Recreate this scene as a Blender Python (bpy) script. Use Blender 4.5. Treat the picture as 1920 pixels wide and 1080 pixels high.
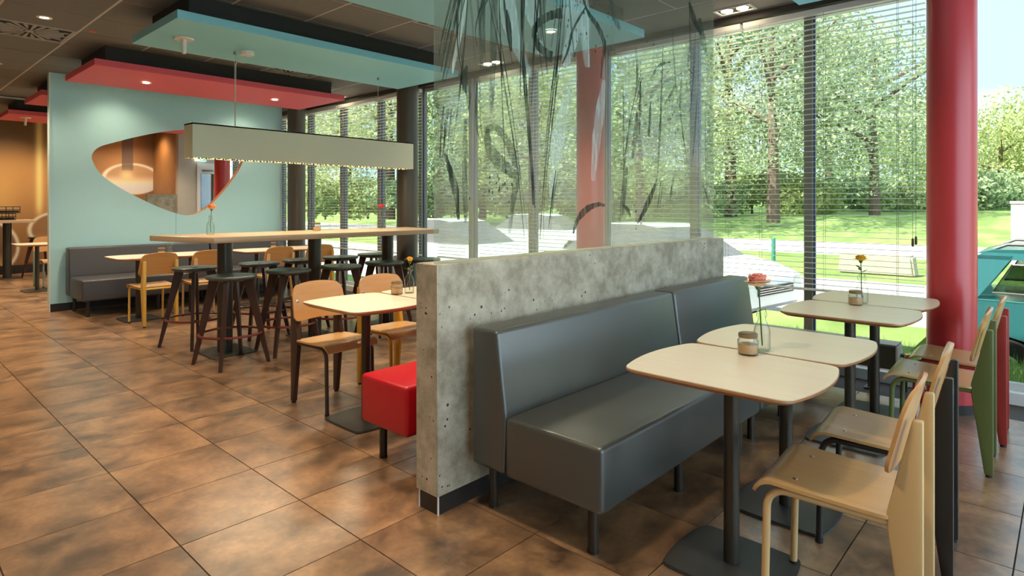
import bpy, bmesh, math, random
from mathutils import Vector, Matrix
R = math.radians
rnd = random.Random(7)
for o in list(bpy.data.objects):
    bpy.data.objects.remove(o)
SC = bpy.context.scene
COL = SC.collection

# ------------------------------------------------------------------ camera
CAM_H = 1.36
FPX = 1146.4
YAW = R(42.55)
cam_d = bpy.data.cameras.new('camera')
cam_d.sensor_width = 36.0
cam_d.lens = FPX / 1920.0 * 36.0
cam_d.shift_y = (384.0 - 540.0) / 1920.0
cam_d.clip_start = 0.05
cam_d.clip_end = 400
cam = bpy.data.objects.new('camera', cam_d)
COL.objects.link(cam)
cam.location = (0, 0, CAM_H)
cam.rotation_euler = (R(90), 0, YAW - R(90))
SC.camera = cam

# ------------------------------------------------------------------ render look
SC.view_settings.view_transform = 'Standard'
SC.view_settings.look = 'None'
SC.view_settings.gamma = 1.0
SC.view_settings.use_curve_mapping = False
SC.view_settings.exposure = 1.6
SC.cycles.use_denoising = True
SC.cycles.use_adaptive_sampling = True
SC.cycles.adaptive_threshold = 0.02
SC.cycles.max_bounces = 7
SC.cycles.diffuse_bounces = 4
SC.cycles.glossy_bounces = 3
SC.cycles.transparent_max_bounces = 20
SC.cycles.sample_clamp_indirect = 6.0
SC.cycles.caustics_reflective = False
SC.cycles.caustics_refractive = False

# ------------------------------------------------------------------ world
SKY_STRENGTH = 3.3
wd = bpy.data.worlds.new('sky')
SC.world = wd
wd.use_nodes = True
wn = wd.node_tree
wn.nodes.clear()
w_out = wn.nodes.new('ShaderNodeOutputWorld')
w_bg = wn.nodes.new('ShaderNodeBackground')
w_tc = wn.nodes.new('ShaderNodeTexCoord')
w_map = wn.nodes.new('ShaderNodeMapping')
w_map.inputs['Scale'].default_value = (1.6, 1.6, 4.0)
w_noise = wn.nodes.new('ShaderNodeTexNoise')
w_noise.inputs['Scale'].default_value = 1.7
w_noise.inputs['Detail'].default_value = 6
w_ramp = wn.nodes.new('ShaderNodeValToRGB')
w_ramp.color_ramp.elements[0].position = 0.47
w_ramp.color_ramp.elements[0].color = (0.235, 0.355, 0.455, 1)
w_ramp.color_ramp.elements[1].position = 0.64
w_ramp.color_ramp.elements[1].color = (0.50, 0.52, 0.53, 1)
wn.links.new(w_tc.outputs['Generated'], w_map.inputs['Vector'])
wn.links.new(w_map.outputs['Vector'], w_noise.inputs['Vector'])
wn.links.new(w_noise.outputs['Fac'], w_ramp.inputs['Fac'])
wn.links.new(w_ramp.outputs['Color'], w_bg.inputs['Color'])
w_bg.inputs['Strength'].default_value = SKY_STRENGTH
wn.links.new(w_bg.outputs['Background'], w_out.inputs['Surface'])

# ------------------------------------------------------------------ sun (behind the building, no beam enters the room)
sun_d = bpy.data.lights.new('sun', 'SUN')
sun_d.energy = 16.0
sun_d.angle = R(1.0)
sun_d.color = (1.0, 0.93, 0.80)
sun = bpy.data.objects.new('sun', sun_d)
COL.objects.link(sun)
sun.rotation_euler = Vector((0.55, -0.35, -0.95)).to_track_quat('-Z', 'Y').to_euler()

WARM = (1.0, 0.79, 0.54)
SPOT_W = 60.0

# ------------------------------------------------------------------ materials
MATS = {}


def srgb(r, g, b):
    f = lambda c: ((c / 255.0 + 0.055) / 1.055) ** 2.4 if c > 10 else c / 255.0 / 12.92
    return (f(r), f(g), f(b))


def new_mat(name):
    m = bpy.data.materials.new(name)
    m.use_nodes = True
    m.node_tree.nodes.clear()
    out = m.node_tree.nodes.new('ShaderNodeOutputMaterial')
    MATS[name] = m
    return m, m.node_tree, out


def node(nt, typ, **kw):
    n = nt.nodes.new(typ)
    for k, v in kw.items():
        if k in n.inputs.keys():
            n.inputs[k].default_value = v
        else:
            setattr(n, k, v)
    return n


def pbr(name, col, rough=0.5, metal=0.0, spec=0.5, var=0.0, vscale=8.0, bump=0.0, bscale=60.0, coat=0.0, emit=None, estr=0.0):
    m, nt, out = new_mat(name)
    b = node(nt, 'ShaderNodeBsdfPrincipled')
    b.inputs['Roughness'].default_value = rough
    b.inputs['Metallic'].default_value = metal
    b.inputs['Specular IOR Level'].default_value = spec
    b.inputs['Coat Weight'].default_value = coat
    b.inputs['Coat Roughness'].default_value = max(0.05, rough * 0.8)
    geo = node(nt, 'ShaderNodeNewGeometry')
    if var > 0:
        nz = node(nt, 'ShaderNodeTexNoise')
        nz.inputs['Scale'].default_value = vscale
        nz.inputs['Detail'].default_value = 4
        nt.links.new(geo.outputs['Position'], nz.inputs['Vector'])
        mx = node(nt, 'ShaderNodeMix', data_type='RGBA')
        mx.inputs[6].default_value = tuple(c * (1 - var) for c in col) + (1,)
        mx.inputs[7].default_value = tuple(min(1, c * (1 + var)) for c in col) + (1,)
        nt.links.new(nz.outputs['Fac'], mx.inputs[0])
        nt.links.new(mx.outputs[2], b.inputs['Base Color'])
    else:
        b.inputs['Base Color'].default_value = tuple(col) + (1,)
    if bump > 0:
        nb = node(nt, 'ShaderNodeTexNoise')
        nb.inputs['Scale'].default_value = bscale
        nb.inputs['Detail'].default_value = 3
        nt.links.new(geo.outputs['Position'], nb.inputs['Vector'])
        bp = node(nt, 'ShaderNodeBump')
        bp.inputs['Strength'].default_value = bump
        bp.inputs['Distance'].default_value = 0.01
        nt.links.new(nb.outputs['Fac'], bp.inputs['Height'])
        nt.links.new(bp.outputs['Normal'], b.inputs['Normal'])
    if emit:
        b.inputs['Emission Color'].default_value = tuple(emit) + (1,)
        b.inputs['Emission Strength'].default_value = estr
    nt.links.new(b.outputs[0], out.inputs['Surface'])
    return m


def wood(name, c1, c2, rough=0.3, axis='x', scale=1.0, coat=0.3):
    m, nt, out = new_mat(name)
    b = node(nt, 'ShaderNodeBsdfPrincipled')
    b.inputs['Roughness'].default_value = rough
    b.inputs['IOR'].default_value = 1.5 + 0.3 * coat
    tc = node(nt, 'ShaderNodeTexCoord')
    mp = node(nt, 'ShaderNodeMapping')
    s = {'x': (2, 40, 40), 'y': (40, 2, 40), 'z': (40, 40, 2)}[axis]
    mp.inputs['Scale'].default_value = tuple(v * scale for v in s)
    nz = node(nt, 'ShaderNodeTexNoise')
    nz.inputs['Scale'].default_value = 1.0
    nz.inputs['Detail'].default_value = 5
    nz.inputs['Distortion'].default_value = 0.4
    nt.links.new(tc.outputs['Object'], mp.inputs['Vector'])
    nt.links.new(mp.outputs['Vector'], nz.inputs['Vector'])
    mx = node(nt, 'ShaderNodeMix', data_type='RGBA')
    mx.inputs[6].default_value = tuple(c1) + (1,)
    mx.inputs[7].default_value = tuple(c2) + (1,)
    nt.links.new(nz.outputs['Fac'], mx.inputs[0])
    nt.links.new(mx.outputs[2], b.inputs['Base Color'])
    nt.links.new(b.outputs[0], out.inputs['Surface'])
    return m


def thin_glass(name, tint, gloss=1.0, rough=0.0, haze=0.0, hcol=(0.8, 0.9, 0.9), ior=1.45, rim=None):
    """clear pane: tinted transmission plus fresnel reflection, optional faint milky film"""
    m, nt, out = new_mat(name)
    tr = node(nt, 'ShaderNodeBsdfTransparent')
    tr.inputs['Color'].default_value = tuple(tint) + (1,)
    gl = node(nt, 'ShaderNodeBsdfGlossy')
    gl.inputs['Roughness'].default_value = rough
    gl.inputs['Color'].default_value = (gloss, gloss, gloss, 1)
    # Schlick reflectance of one face, alike from both sides
    lw = node(nt, 'ShaderNodeLayerWeight')
    lw.inputs['Blend'].default_value = 0.5
    pw = node(nt, 'ShaderNodeMath', operation='POWER')
    pw.inputs[1].default_value = 5.0
    nt.links.new(lw.outputs['Facing'], pw.inputs[0])
    fr = node(nt, 'ShaderNodeMath', operation='MULTIPLY_ADD')
    f0 = ((ior - 1) / (ior + 1)) ** 2
    fr.inputs[1].default_value = 1 - f0
    fr.inputs[2].default_value = f0
    nt.links.new(pw.outputs[0], fr.inputs[0])
    if rim:                                   # longer way through the wall of a round vessel
        p2 = node(nt, 'ShaderNodeMath', operation='POWER')
        p2.inputs[1].default_value = 2.2
        nt.links.new(lw.outputs['Facing'], p2.inputs[0])
        mc = node(nt, 'ShaderNodeMix', data_type='RGBA')
        mc.inputs[6].default_value = tuple(tint) + (1,)
        mc.inputs[7].default_value = tuple(rim) + (1,)
        nt.links.new(p2.outputs[0], mc.inputs[0])
        nt.links.new(mc.outputs[2], tr.inputs['Color'])
    mx = node(nt, 'ShaderNodeMixShader')
    nt.links.new(fr.outputs[0], mx.inputs[0])
    if haze > 0:
        df = node(nt, 'ShaderNodeBsdfTranslucent')
        df.inputs['Color'].default_value = tuple(hcol) + (1,)
        m2 = node(nt, 'ShaderNodeMixShader')
        m2.inputs[0].default_value = haze
        nt.links.new(tr.outputs[0], m2.inputs[1])
        nt.links.new(df.outputs[0], m2.inputs[2])
        nt.links.new(m2.outputs[0], mx.inputs[1])
    else:
        nt.links.new(tr.outputs[0], mx.inputs[1])
    nt.links.new(gl.outputs[0], mx.inputs[2])
    nt.links.new(mx.outputs[0], out.inputs['Surface'])
    return m


def print_mat(name, col, alpha):
    m, nt, out = new_mat(name)
    tr = node(nt, 'ShaderNodeBsdfTransparent')
    df = node(nt, 'ShaderNodeBsdfDiffuse')
    df.inputs['Color'].default_value = tuple(col) + (1,)
    geo = node(nt, 'ShaderNodeNewGeometry')
    mp = node(nt, 'ShaderNodeMapping')
    mp.inputs['Scale'].default_value = (60, 60, 7)
    nz = node(nt, 'ShaderNodeTexNoise')
    nz.inputs['Scale'].default_value = 1.0
    nt.links.new(geo.outputs['Position'], mp.inputs['Vector'])
    nt.links.new(mp.outputs['Vector'], nz.inputs['Vector'])
    ma = node(nt, 'ShaderNodeMapRange')
    ma.inputs['From Min'].default_value = 0.3
    ma.inputs['From Max'].default_value = 0.65
    ma.inputs['To Min'].default_value = alpha * 0.45
    ma.inputs['To Max'].default_value = min(1, alpha * 1.15)
    nt.links.new(nz.outputs['Fac'], ma.inputs['Value'])
    mx = node(nt, 'ShaderNodeMixShader')
    nt.links.new(ma.outputs[0], mx.inputs[0])
    nt.links.new(tr.outputs[0], mx.inputs[1])
    nt.links.new(df.outputs[0], mx.inputs[2])
    nt.links.new(mx.outputs[0], out.inputs['Surface'])
    return m


def emitter(name, col, s):
    m, nt, out = new_mat(name)
    e = node(nt, 'ShaderNodeEmission')
    e.inputs['Color'].default_value = tuple(col) + (1,)
    e.inputs['Strength'].default_value = s
    nt.links.new(e.outputs[0], out.inputs['Surface'])
    return m


def floor_mat():
    m, nt, out = new_mat('floor_tile')
    b = node(nt, 'ShaderNodeBsdfPrincipled')
    geo = node(nt, 'ShaderNodeNewGeometry')
    oi = node(nt, 'ShaderNodeObjectInfo')
    # every tile shifts the pattern a little so the mottling breaks at the joints
    add = node(nt, 'ShaderNodeVectorMath', operation='ADD')
    sc = node(nt, 'ShaderNodeVectorMath', operation='SCALE')
    cmb = node(nt, 'ShaderNodeCombineXYZ')
    nt.links.new(oi.outputs['Random'], cmb.inputs[0])
    nt.links.new(oi.outputs['Random'], cmb.inputs[1])
    nt.links.new(oi.outputs['Random'], cmb.inputs[2])
    nt.links.new(cmb.outputs[0], sc.inputs[0])
    sc.inputs['Scale'].default_value = 13.0
    nt.links.new(geo.outputs['Position'], add.inputs[0])
    nt.links.new(sc.outputs[0], add.inputs[1])
    n1 = node(nt, 'ShaderNodeTexNoise')
    n1.inputs['Scale'].default_value = 4.2
    n1.inputs['Detail'].default_value = 8
    n1.inputs['Roughness'].default_value = 0.62
    n1.inputs['Distortion'].default_value = 0.3
    nt.links.new(add.outputs[0], n1.inputs['Vector'])
    rp = node(nt, 'ShaderNodeValToRGB')
    e = rp.color_ramp.elements
    e[0].position = 0.33
    e[0].color = (0.075, 0.044, 0.026, 1)
    e[1].position = 0.66
    e[1].color = (0.40, 0.225, 0.11, 1)
    k = e.new(0.5)
    k.color = (0.245, 0.135, 0.068, 1)
    nt.links.new(n1.outputs['Fac'], rp.inputs['Fac'])
    n2 = node(nt, 'ShaderNodeTexNoise')
    n2.inputs['Scale'].default_value = 38
    n2.inputs['Detail'].default_value = 5
    nt.links.new(add.outputs[0], n2.inputs['Vector'])
    mr = node(nt, 'ShaderNodeMapRange')
    mr.inputs['To Min'].default_value = 0.62
    mr.inputs['To Max'].default_value = 1.36
    nt.links.new(n2.outputs['Fac'], mr.inputs['Value'])
    mul = node(nt, 'ShaderNodeMix', data_type='RGBA', blend_type='MULTIPLY')
    mul.inputs[0].default_value = 1
    nt.links.new(rp.outputs['Color'], mul.inputs[6])
    nt.links.new(mr.outputs[0], mul.inputs[7])
    nt.links.new(mul.outputs[2], b.inputs['Base Color'])
    r2 = node(nt, 'ShaderNodeMapRange')
    r2.inputs['To Min'].default_value = 0.277
    r2.inputs['To Max'].default_value = 0.295
    nt.links.new(n1.outputs['Fac'], r2.inputs['Value'])
    nt.links.new(r2.outputs[0], b.inputs['Roughness'])
    b.inputs['Specular IOR Level'].default_value = 0.5
    b.inputs['IOR'].default_value = 2.3
    bp = node(nt, 'ShaderNodeBump')
    bp.inputs['Strength'].default_value = 0.05
    bp.inputs['Distance'].default_value = 0.01
    nt.links.new(n2.outputs['Fac'], bp.inputs['Height'])
    nt.links.new(bp.outputs['Normal'], b.inputs['Normal'])
    nt.links.new(b.outputs[0], out.inputs['Surface'])
    return m


def concrete_mat():
    m, nt, out = new_mat('concrete')
    b = node(nt, 'ShaderNodeBsdfPrincipled')
    b.inputs['Roughness'].default_value = 0.6
    geo = node(nt, 'ShaderNodeNewGeometry')
    n1 = node(nt, 'ShaderNodeTexNoise')
    n1.inputs['Scale'].default_value = 9
    n1.inputs['Detail'].default_value = 9
    n1.inputs['Roughness'].default_value = 0.68
    nt.links.new(geo.outputs['Position'], n1.inputs['Vector'])
    rp = node(nt, 'ShaderNodeValToRGB')
    e = rp.color_ramp.elements
    e[0].position = 0.36
    e[0].color = (0.28, 0.245, 0.18, 1)
    e[1].position = 0.66
    e[1].color = (0.55, 0.50, 0.40, 1)
    nt.links.new(n1.outputs['Fac'], rp.inputs['Fac'])
    vo = node(nt, 'ShaderNodeTexVoronoi')
    vo.inputs['Scale'].default_value = 26
    nt.links.new(geo.outputs['Position'], vo.inputs['Vector'])
    n3 = node(nt, 'ShaderNodeTexNoise')
    n3.inputs['Scale'].default_value = 9
    nt.links.new(geo.outputs['Position'], n3.inputs['Vector'])
    thr = node(nt, 'ShaderNodeMapRange')
    thr.inputs['From Min'].default_value = 0.45
    thr.inputs['From Max'].default_value = 0.7
    thr.inputs['To Min'].default_value = 0.02
    thr.inputs['To Max'].default_value = 0.2
    nt.links.new(n3.outputs['Fac'], thr.inputs['Value'])
    lt = node(nt, 'ShaderNodeMath', operation='LESS_THAN')
    nt.links.new(vo.outputs['Distance'], lt.inputs[0])
    nt.links.new(thr.outputs[0], lt.inputs[1])
    mx = node(nt, 'ShaderNodeMix', data_type='RGBA')
    nt.links.new(lt.outputs[0], mx.inputs[0])
    nt.links.new(rp.outputs['Color'], mx.inputs[6])
    mx.inputs[7].default_value = (0.05, 0.042, 0.03, 1)
    nt.links.new(mx.outputs[2], b.inputs['Base Color'])
    bp = node(nt, 'ShaderNodeBump')
    bp.inputs['Strength'].default_value = 0.25
    bp.inputs['Distance'].default_value = 0.004
    bp.invert = True
    nt.links.new(lt.outputs[0], bp.inputs['Height'])
    nt.links.new(bp.outputs['Normal'], b.inputs['Normal'])
    nt.links.new(b.outputs[0], out.inputs['Surface'])
    return m


def vcol_mat(name, rough=0.45):
    m, nt, out = new_mat(name)
    b = node(nt, 'ShaderNodeBsdfPrincipled')
    b.inputs['Roughness'].default_value = rough
    a = node(nt, 'ShaderNodeVertexColor', layer_name='print')
    nt.links.new(a.outputs['Color'], b.inputs['Base Color'])
    nt.links.new(b.outputs[0], out.inputs['Surface'])
    return m


def leaf_mat(name, c1, c2, scale=1.2):
    m, nt, out = new_mat(name)
    geo = node(nt, 'ShaderNodeNewGeometry')
    nz = node(nt, 'ShaderNodeTexNoise')
    nz.inputs['Scale'].default_value = scale
    nz.inputs['Detail'].default_value = 5
    nt.links.new(geo.outputs['Position'], nz.inputs['Vector'])
    rp = node(nt, 'ShaderNodeValToRGB')
    rp.color_ramp.elements[0].position = 0.36
    rp.color_ramp.elements[0].color = tuple(c1) + (1,)
    rp.color_ramp.elements[1].position = 0.64
    rp.color_ramp.elements[1].color = tuple(c2) + (1,)
    nt.links.new(nz.outputs['Fac'], rp.inputs['Fac'])
    d = node(nt, 'ShaderNodeBsdfDiffuse')
    t = node(nt, 'ShaderNodeBsdfTranslucent')
    nt.links.new(rp.outputs['Color'], d.inputs['Color'])
    nt.links.new(rp.outputs['Color'], t.inputs['Color'])
    mx = node(nt, 'ShaderNodeMixShader')
    mx.inputs[0].default_value = 0.42
    nt.links.new(d.outputs[0], mx.inputs[1])
    nt.links.new(t.outputs[0], mx.inputs[2])
    nt.links.new(mx.outputs[0], out.inputs['Surface'])
    return m


floor_mat()
concrete_mat()
vcol_mat('mural_print')
pbr('grout', (0.035, 0.022, 0.015), 0.7)
pbr('ceiling_tile', (0.19, 0.195, 0.185), 0.75, var=0.08, vscale=30)
pbr('ceiling_plain', (0.19, 0.195, 0.185), 0.8)
pbr('ceiling_runner', (0.55, 0.55, 0.52), 0.45)
pbr('soffit_dark', (0.055, 0.050, 0.042), 0.6)
pbr('wall_plain', (0.50, 0.47, 0.40), 0.8, var=0.05)
pbr('wall_wood', (0.36, 0.16, 0.05), 0.5, var=0.25, vscale=6)
pbr('teal_wall', (0.46, 0.80, 0.86), 0.55, var=0.02)
pbr('white_trim', (0.75, 0.78, 0.74), 0.4)
pbr('plinth', (0.022, 0.018, 0.015), 0.45)
pbr('cloud_red', (0.78, 0.12, 0.16), 0.6)
pbr('cloud_blue', (0.28, 0.70, 0.82), 0.6)
pbr('cloud_box', (0.035, 0.035, 0.032), 0.7)
pbr('column_red', (0.60, 0.042, 0.050), 0.32, spec=0.7)
pbr('column_dark', (0.075, 0.065, 0.05), 0.35)
pbr('alu_dark', (0.26, 0.235, 0.18), 0.4, spec=0.5)
pbr('alu_light', (0.60, 0.62, 0.60), 0.35)
pbr('alu_white', (0.78, 0.79, 0.76), 0.4)
pbr('gasket', (0.10, 0.14, 0.25), 0.5)
pbr('slat', (0.80, 0.81, 0.77), 0.4)
pbr('cord', (0.10, 0.10, 0.08), 0.7)
pbr('leather_dark', (0.052, 0.055, 0.050), 0.32, spec=1.0, bump=0.08, bscale=220)
pbr('leather_brown', (0.060, 0.062, 0.070), 0.4, spec=0.5)
pbr('leather_red', (0.50, 0.008, 0.022), 0.36, spec=0.5, bump=0.06, bscale=220)
pbr('leg_metal', (0.045, 0.036, 0.026), 0.35, metal=0.4)
pbr('pole_metal', (0.065, 0.058, 0.045), 0.32, metal=0.5)
pbr('plate_metal', (0.055, 0.055, 0.05), 0.42, metal=0.3)
wood('table_wood', (0.72, 0.60, 0.45), (0.82, 0.72, 0.59), 0.285, 'y', coat=0.8)
wood('table_edge', (0.40, 0.17, 0.065), (0.52, 0.26, 0.11), 0.35, 'x')
wood('bar_wood', (0.52, 0.37, 0.22), (0.66, 0.50, 0.33), 0.30, 'x')
wood('chair_wood', (0.53, 0.255, 0.075), (0.66, 0.36, 0.135), 0.285, 'x', coat=0.8)
wood('seat_wood', (0.50, 0.27, 0.095), (0.66, 0.40, 0.17), 0.285, 'y', coat=0.9)
pbr('paint_cream', (0.66, 0.44, 0.205), 0.38)
pbr('paint_black', (0.022, 0.020, 0.020), 0.3)
pbr('paint_green', (0.115, 0.14, 0.045), 0.35)
pbr('paint_red', (0.36, 0.035, 0.03), 0.35)
pbr('paint_brown', (0.050, 0.026, 0.018), 0.35)
pbr('paint_mustard', (0.55, 0.30, 0.03), 0.35)
pbr('paint_yellow', (0.72, 0.46, 0.09), 0.35)
pbr('paint_mint', (0.30, 0.50, 0.42), 0.35)
pbr('stool_seat', (0.045, 0.065, 0.062), 0.32, spec=0.8)
pbr('stool_leg', (0.050, 0.022, 0.016), 0.34)
pbr('stool_ring', (0.17, 0.022, 0.016), 0.3)
pbr('rubber', (0.012, 0.012, 0.012), 0.6)
pbr('screw', (0.7, 0.68, 0.62), 0.25, metal=1.0)
pbr('brass', (0.55, 0.36, 0.16), 0.3, metal=1.0)
pbr('lamp_body', (0.68, 0.68, 0.50), 0.5)
emitter('lamp_glow', (1.0, 0.78, 0.46), 1.1)
emitter('spot_glow', (1.0, 0.80, 0.52), 9.0)
pbr('white_plastic', (0.80, 0.76, 0.68), 0.4)
pbr('cable', (0.70, 0.62, 0.52), 0.5)
pbr('vent_metal', (0.40, 0.39, 0.35), 0.5)
pbr('vent_dark', (0.012, 0.012, 0.012), 0.8)
pbr('radiator_grey', (0.20, 0.21, 0.19), 0.4)
pbr('radiator_dark', (0.055, 0.058, 0.045), 0.45)
thin_glass('window_glass', (0.60, 0.61, 0.605), 0.5)
thin_glass('clear_glass', (0.95, 0.97, 0.96), 0.8)
thin_glass('screen_glass', (0.87, 0.94, 0.93), 0.5, 0.02, haze=0.19, hcol=(0.82, 0.93, 0.95))
thin_glass('bottle_glass', (0.94, 0.96, 0.94), 1.0, 0.02, ior=1.5, rim=(0.22, 0.26, 0.22))
print_mat('print_dark', (0.03, 0.042, 0.032), 0.90)
print_mat('print_soft', (0.05, 0.07, 0.05), 0.62)
print_mat('print_light', (0.62, 0.76, 0.72), 0.35)
pbr('wax', (0.62, 0.37, 0.19), 0.5)
pbr('lid', (0.25, 0.17, 0.10), 0.3, metal=0.7)
pbr('stem', (0.045, 0.10, 0.02), 0.5)
pbr('leaf_flower', (0.06, 0.14, 0.025), 0.5)
pbr('petal_pink', (0.85, 0.36, 0.28), 0.55, var=0.15, vscale=60)
pbr('petal_pale', (0.85, 0.55, 0.33), 0.55)
pbr('petal_yellow', (0.82, 0.45, 0.015), 0.55, var=0.2, vscale=60)
pbr('petal_peach', (0.80, 0.32, 0.11), 0.55)
pbr('petal_rose', (0.62, 0.08, 0.11), 0.55)
pbr('sign_green', (0.01, 0.42, 0.22), 0.4, emit=(0.02, 0.6, 0.32), estr=0.6)
pbr('sign_white', (0.8, 0.85, 0.82), 0.4, emit=(0.8, 0.95, 0.88), estr=0.5)
pbr('black_gloss', (0.012, 0.011, 0.010), 0.2)
pbr('asphalt', (0.30, 0.285, 0.27), 0.9, var=0.1)
pbr('pavement', (0.36, 0.33, 0.31), 0.9, var=0.08)
pbr('curb', (0.47, 0.43, 0.38), 0.85, var=0.15)
leaf_mat('lawn', (0.17, 0.26, 0.08), (0.30, 0.40, 0.14), 0.8)
leaf_mat('blade', (0.17, 0.28, 0.06), (0.36, 0.46, 0.16), 3.0)
leaf_mat('leaf_a', (0.24, 0.31, 0.14), (0.54, 0.62, 0.32), 0.9)
leaf_mat('leaf_b', (0.19, 0.28, 0.15), (0.46, 0.56, 0.34), 0.9)
leaf_mat('leaf_c', (0.30, 0.37, 0.14), (0.60, 0.66, 0.32), 0.9)
pbr('bark', (0.14, 0.10, 0.07), 0.9, var=0.3)
pbr('car_teal', (0.022, 0.115, 0.125), 0.22, coat=0.8)
pbr('car_white', (0.80, 0.81, 0.82), 0.22, coat=0.8)
pbr('car_roof_grey', (0.10, 0.10, 0.10), 0.4)
thin_glass('car_glass', (0.42, 0.50, 0.44), 1.0)
pbr('car_seat', (0.10, 0.10, 0.10), 0.8)
pbr('tyre', (0.02, 0.02, 0.02), 0.7)
pbr('chrome', (0.75, 0.75, 0.75), 0.15, metal=1.0)
pbr('headlamp', (0.65, 0.68, 0.7), 0.1, coat=1.0)
pbr('post_green', (0.02, 0.16, 0.11), 0.5)
pbr('stone', (0.40, 0.36, 0.25), 0.9, var=0.15)


# ------------------------------------------------------------------ mesh building
class MB:
    def __init__(s):
        s.v, s.f = [], []

    def add(s, vs, fs, M=None):
        n = len(s.v)
        s.v += [tuple(M @ Vector(p)) if M else tuple(p) for p in vs]
        s.f += [tuple(i + n for i in q) for q in fs]
        return s

    def box(s, x0, x1, y0, y1, z0, z1, M=None):
        vs = [(x0, y0, z0), (x1, y0, z0), (x1, y1, z0), (x0, y1, z0), (x0, y0, z1), (x1, y0, z1), (x1, y1, z1), (x0, y1, z1)]
        fs = [(3, 2, 1, 0), (4, 5, 6, 7), (0, 1, 5, 4), (1, 2, 6, 5), (2, 3, 7, 6), (3, 0, 4, 7)]
        return s.add(vs, fs, M)

    def bbox(s, x0, x1, y0, y1, z0, z1, bev=0.02, seg=3, M=None):
        bm = bmesh.new()
        bmesh.ops.create_cube(bm, size=1.0)
        for v in bm.verts:
            v.co = Vector(((x0 + x1) / 2 + v.co.x * (x1 - x0), (y0 + y1) / 2 + v.co.y * (y1 - y0), (z0 + z1) / 2 + v.co.z * (z1 - z0)))
        bmesh.ops.bevel(bm, geom=list(bm.edges), offset=bev, segments=seg, profile=0.5, affect='EDGES')
        s.from_bm(bm, M)
        return s

    def from_bm(s, bm, M=None):
        bm.verts.index_update()
        s.add([v.co.copy() for v in bm.verts], [[v.index for v in f.verts] for f in bm.faces], M)
        bm.free()

    def prism(s, poly, a0, a1, axis='z', M=None, poly2=None):
        """poly: 2-D outline (counter-clockwise), extruded along axis; poly2: outline at a1"""
        n = len(poly)
        poly2 = poly2 or poly
        mk = {'z': lambda p, a: (p[0], p[1], a), 'x': lambda p, a: (a, p[0], p[1]), 'y': lambda p, a: (p[1], a, p[0])}[axis]
        vs = [mk(p, a0) for p in poly] + [mk(p, a1) for p in poly2]
        fs = [tuple(reversed(range(n))), tuple(range(n, 2 * n))]
        fs += [(i, (i + 1) % n, n + (i + 1) % n, n + i) for i in range(n)]
        return s.add(vs, fs, M)

    def bprism(s, poly, a0, a1, axis='x', bev=0.02, seg=3, M=None):
        t = MB().prism(poly, a0, a1, axis)
        bm = bmesh.new()
        vs = [bm.verts.new(p) for p in t.v]
        for f in t.f:
            bm.faces.new([vs[i] for i in f])
        bmesh.ops.recalc_face_normals(bm, faces=list(bm.faces))
        bmesh.ops.bevel(bm, geom=list(bm.edges), offset=bev, segments=seg, profile=0.5, affect='EDGES')
        s.from_bm(bm, M)
        return s

    def lathe(s, prof, n=16, M=None, closed=True):
        vs, fs = [], []
        for r, z in prof:
            for i in range(n):
                a = 2 * math.pi * i / n
                vs.append((r * math.cos(a), r * math.sin(a), z))
        m = len(prof)
        for j in range(m - 1):
            for i in range(n):
                k = (i + 1) % n
                fs.append((j * n + i, j * n + k, (j + 1) * n + k, (j + 1) * n + i))
        if closed:
            fs.append(tuple(reversed(range(n))))
            fs.append(tuple(range((m - 1) * n, m * n)))
        return s.add(vs, fs, M)

    def cyl(s, x, y, z0, z1, r, n=16, r2=None):
        return s.lathe([(r, z0), (r if r2 is None else r2, z1)], n, Matrix.Translation((x, y, 0)))

    def tube(s, pts, r, n=8, closed=False, rads=None):
        pts = [Vector(p) for p in pts]
        m = len(pts)
        vs, fs = [], []
        up = None
        for i, p in enumerate(pts):
            if closed:
                t = (pts[(i + 1) % m] - pts[i - 1]).normalized()
            else:
                t = (pts[min(i + 1, m - 1)] - pts[max(i - 1, 0)]).normalized()
            if up is None:
                up = Vector((0, 0, 1)) if abs(t.z) < 0.9 else Vector((1, 0, 0))
            u = (up - t * up.dot(t)).normalized()
            up = u
            w = t.cross(u)
            rr = rads[i] if rads else r
            for k in range(n):
                a = 2 * math.pi * k / n
                vs.append(p + u * (rr * math.cos(a)) + w * (rr * math.sin(a)))
        for j in range(m if closed else m - 1):
            for k in range(n):
                a, b = j * n + k, j * n + (k + 1) % n
                c, d = ((j + 1) % m) * n + (k + 1) % n, ((j + 1) % m) * n + k
                fs.append((a, b, c, d))
        if not closed:
            fs.append(tuple(reversed(range(n))))
            fs.append(tuple(range((m - 1) * n, m * n)))
        return s.add(vs, fs)

    def ring(s, x, y, z, r, t, n=32, k=8):
        return s.tube([(x + r * math.cos(2 * math.pi * i / n), y + r * math.sin(2 * math.pi * i / n), z) for i in range(n)], t, k, True)

    def sheet(s, fn, nu, nv, th, M=None):
        """closed shell of thickness th around the surface fn(u, v)"""
        P = [[Vector(fn(i / nu, j / nv)) for j in range(nv + 1)] for i in range(nu + 1)]
        vs = []
        for sgn in (0.5, -0.5):
            for i in range(nu + 1):
                for j in range(nv + 1):
                    a = P[min(i + 1, nu)][j] - P[max(i - 1, 0)][j]
                    b = P[i][min(j + 1, nv)] - P[i][max(j - 1, 0)]
                    nn = a.cross(b)
                    nn = nn.normalized() if nn.length > 1e-9 else Vector((0, 0, 1))
                    vs.append(P[i][j] + nn * (th * sgn))
        W = nv + 1
        N = (nu + 1) * W
        fs = []
        for i in range(nu):
            for j in range(nv):
                a = i * W + j
                fs.append((a, a + W, a + W + 1, a + 1))
                fs.append((N + a, N + a + 1, N + a + W + 1, N + a + W))
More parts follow.
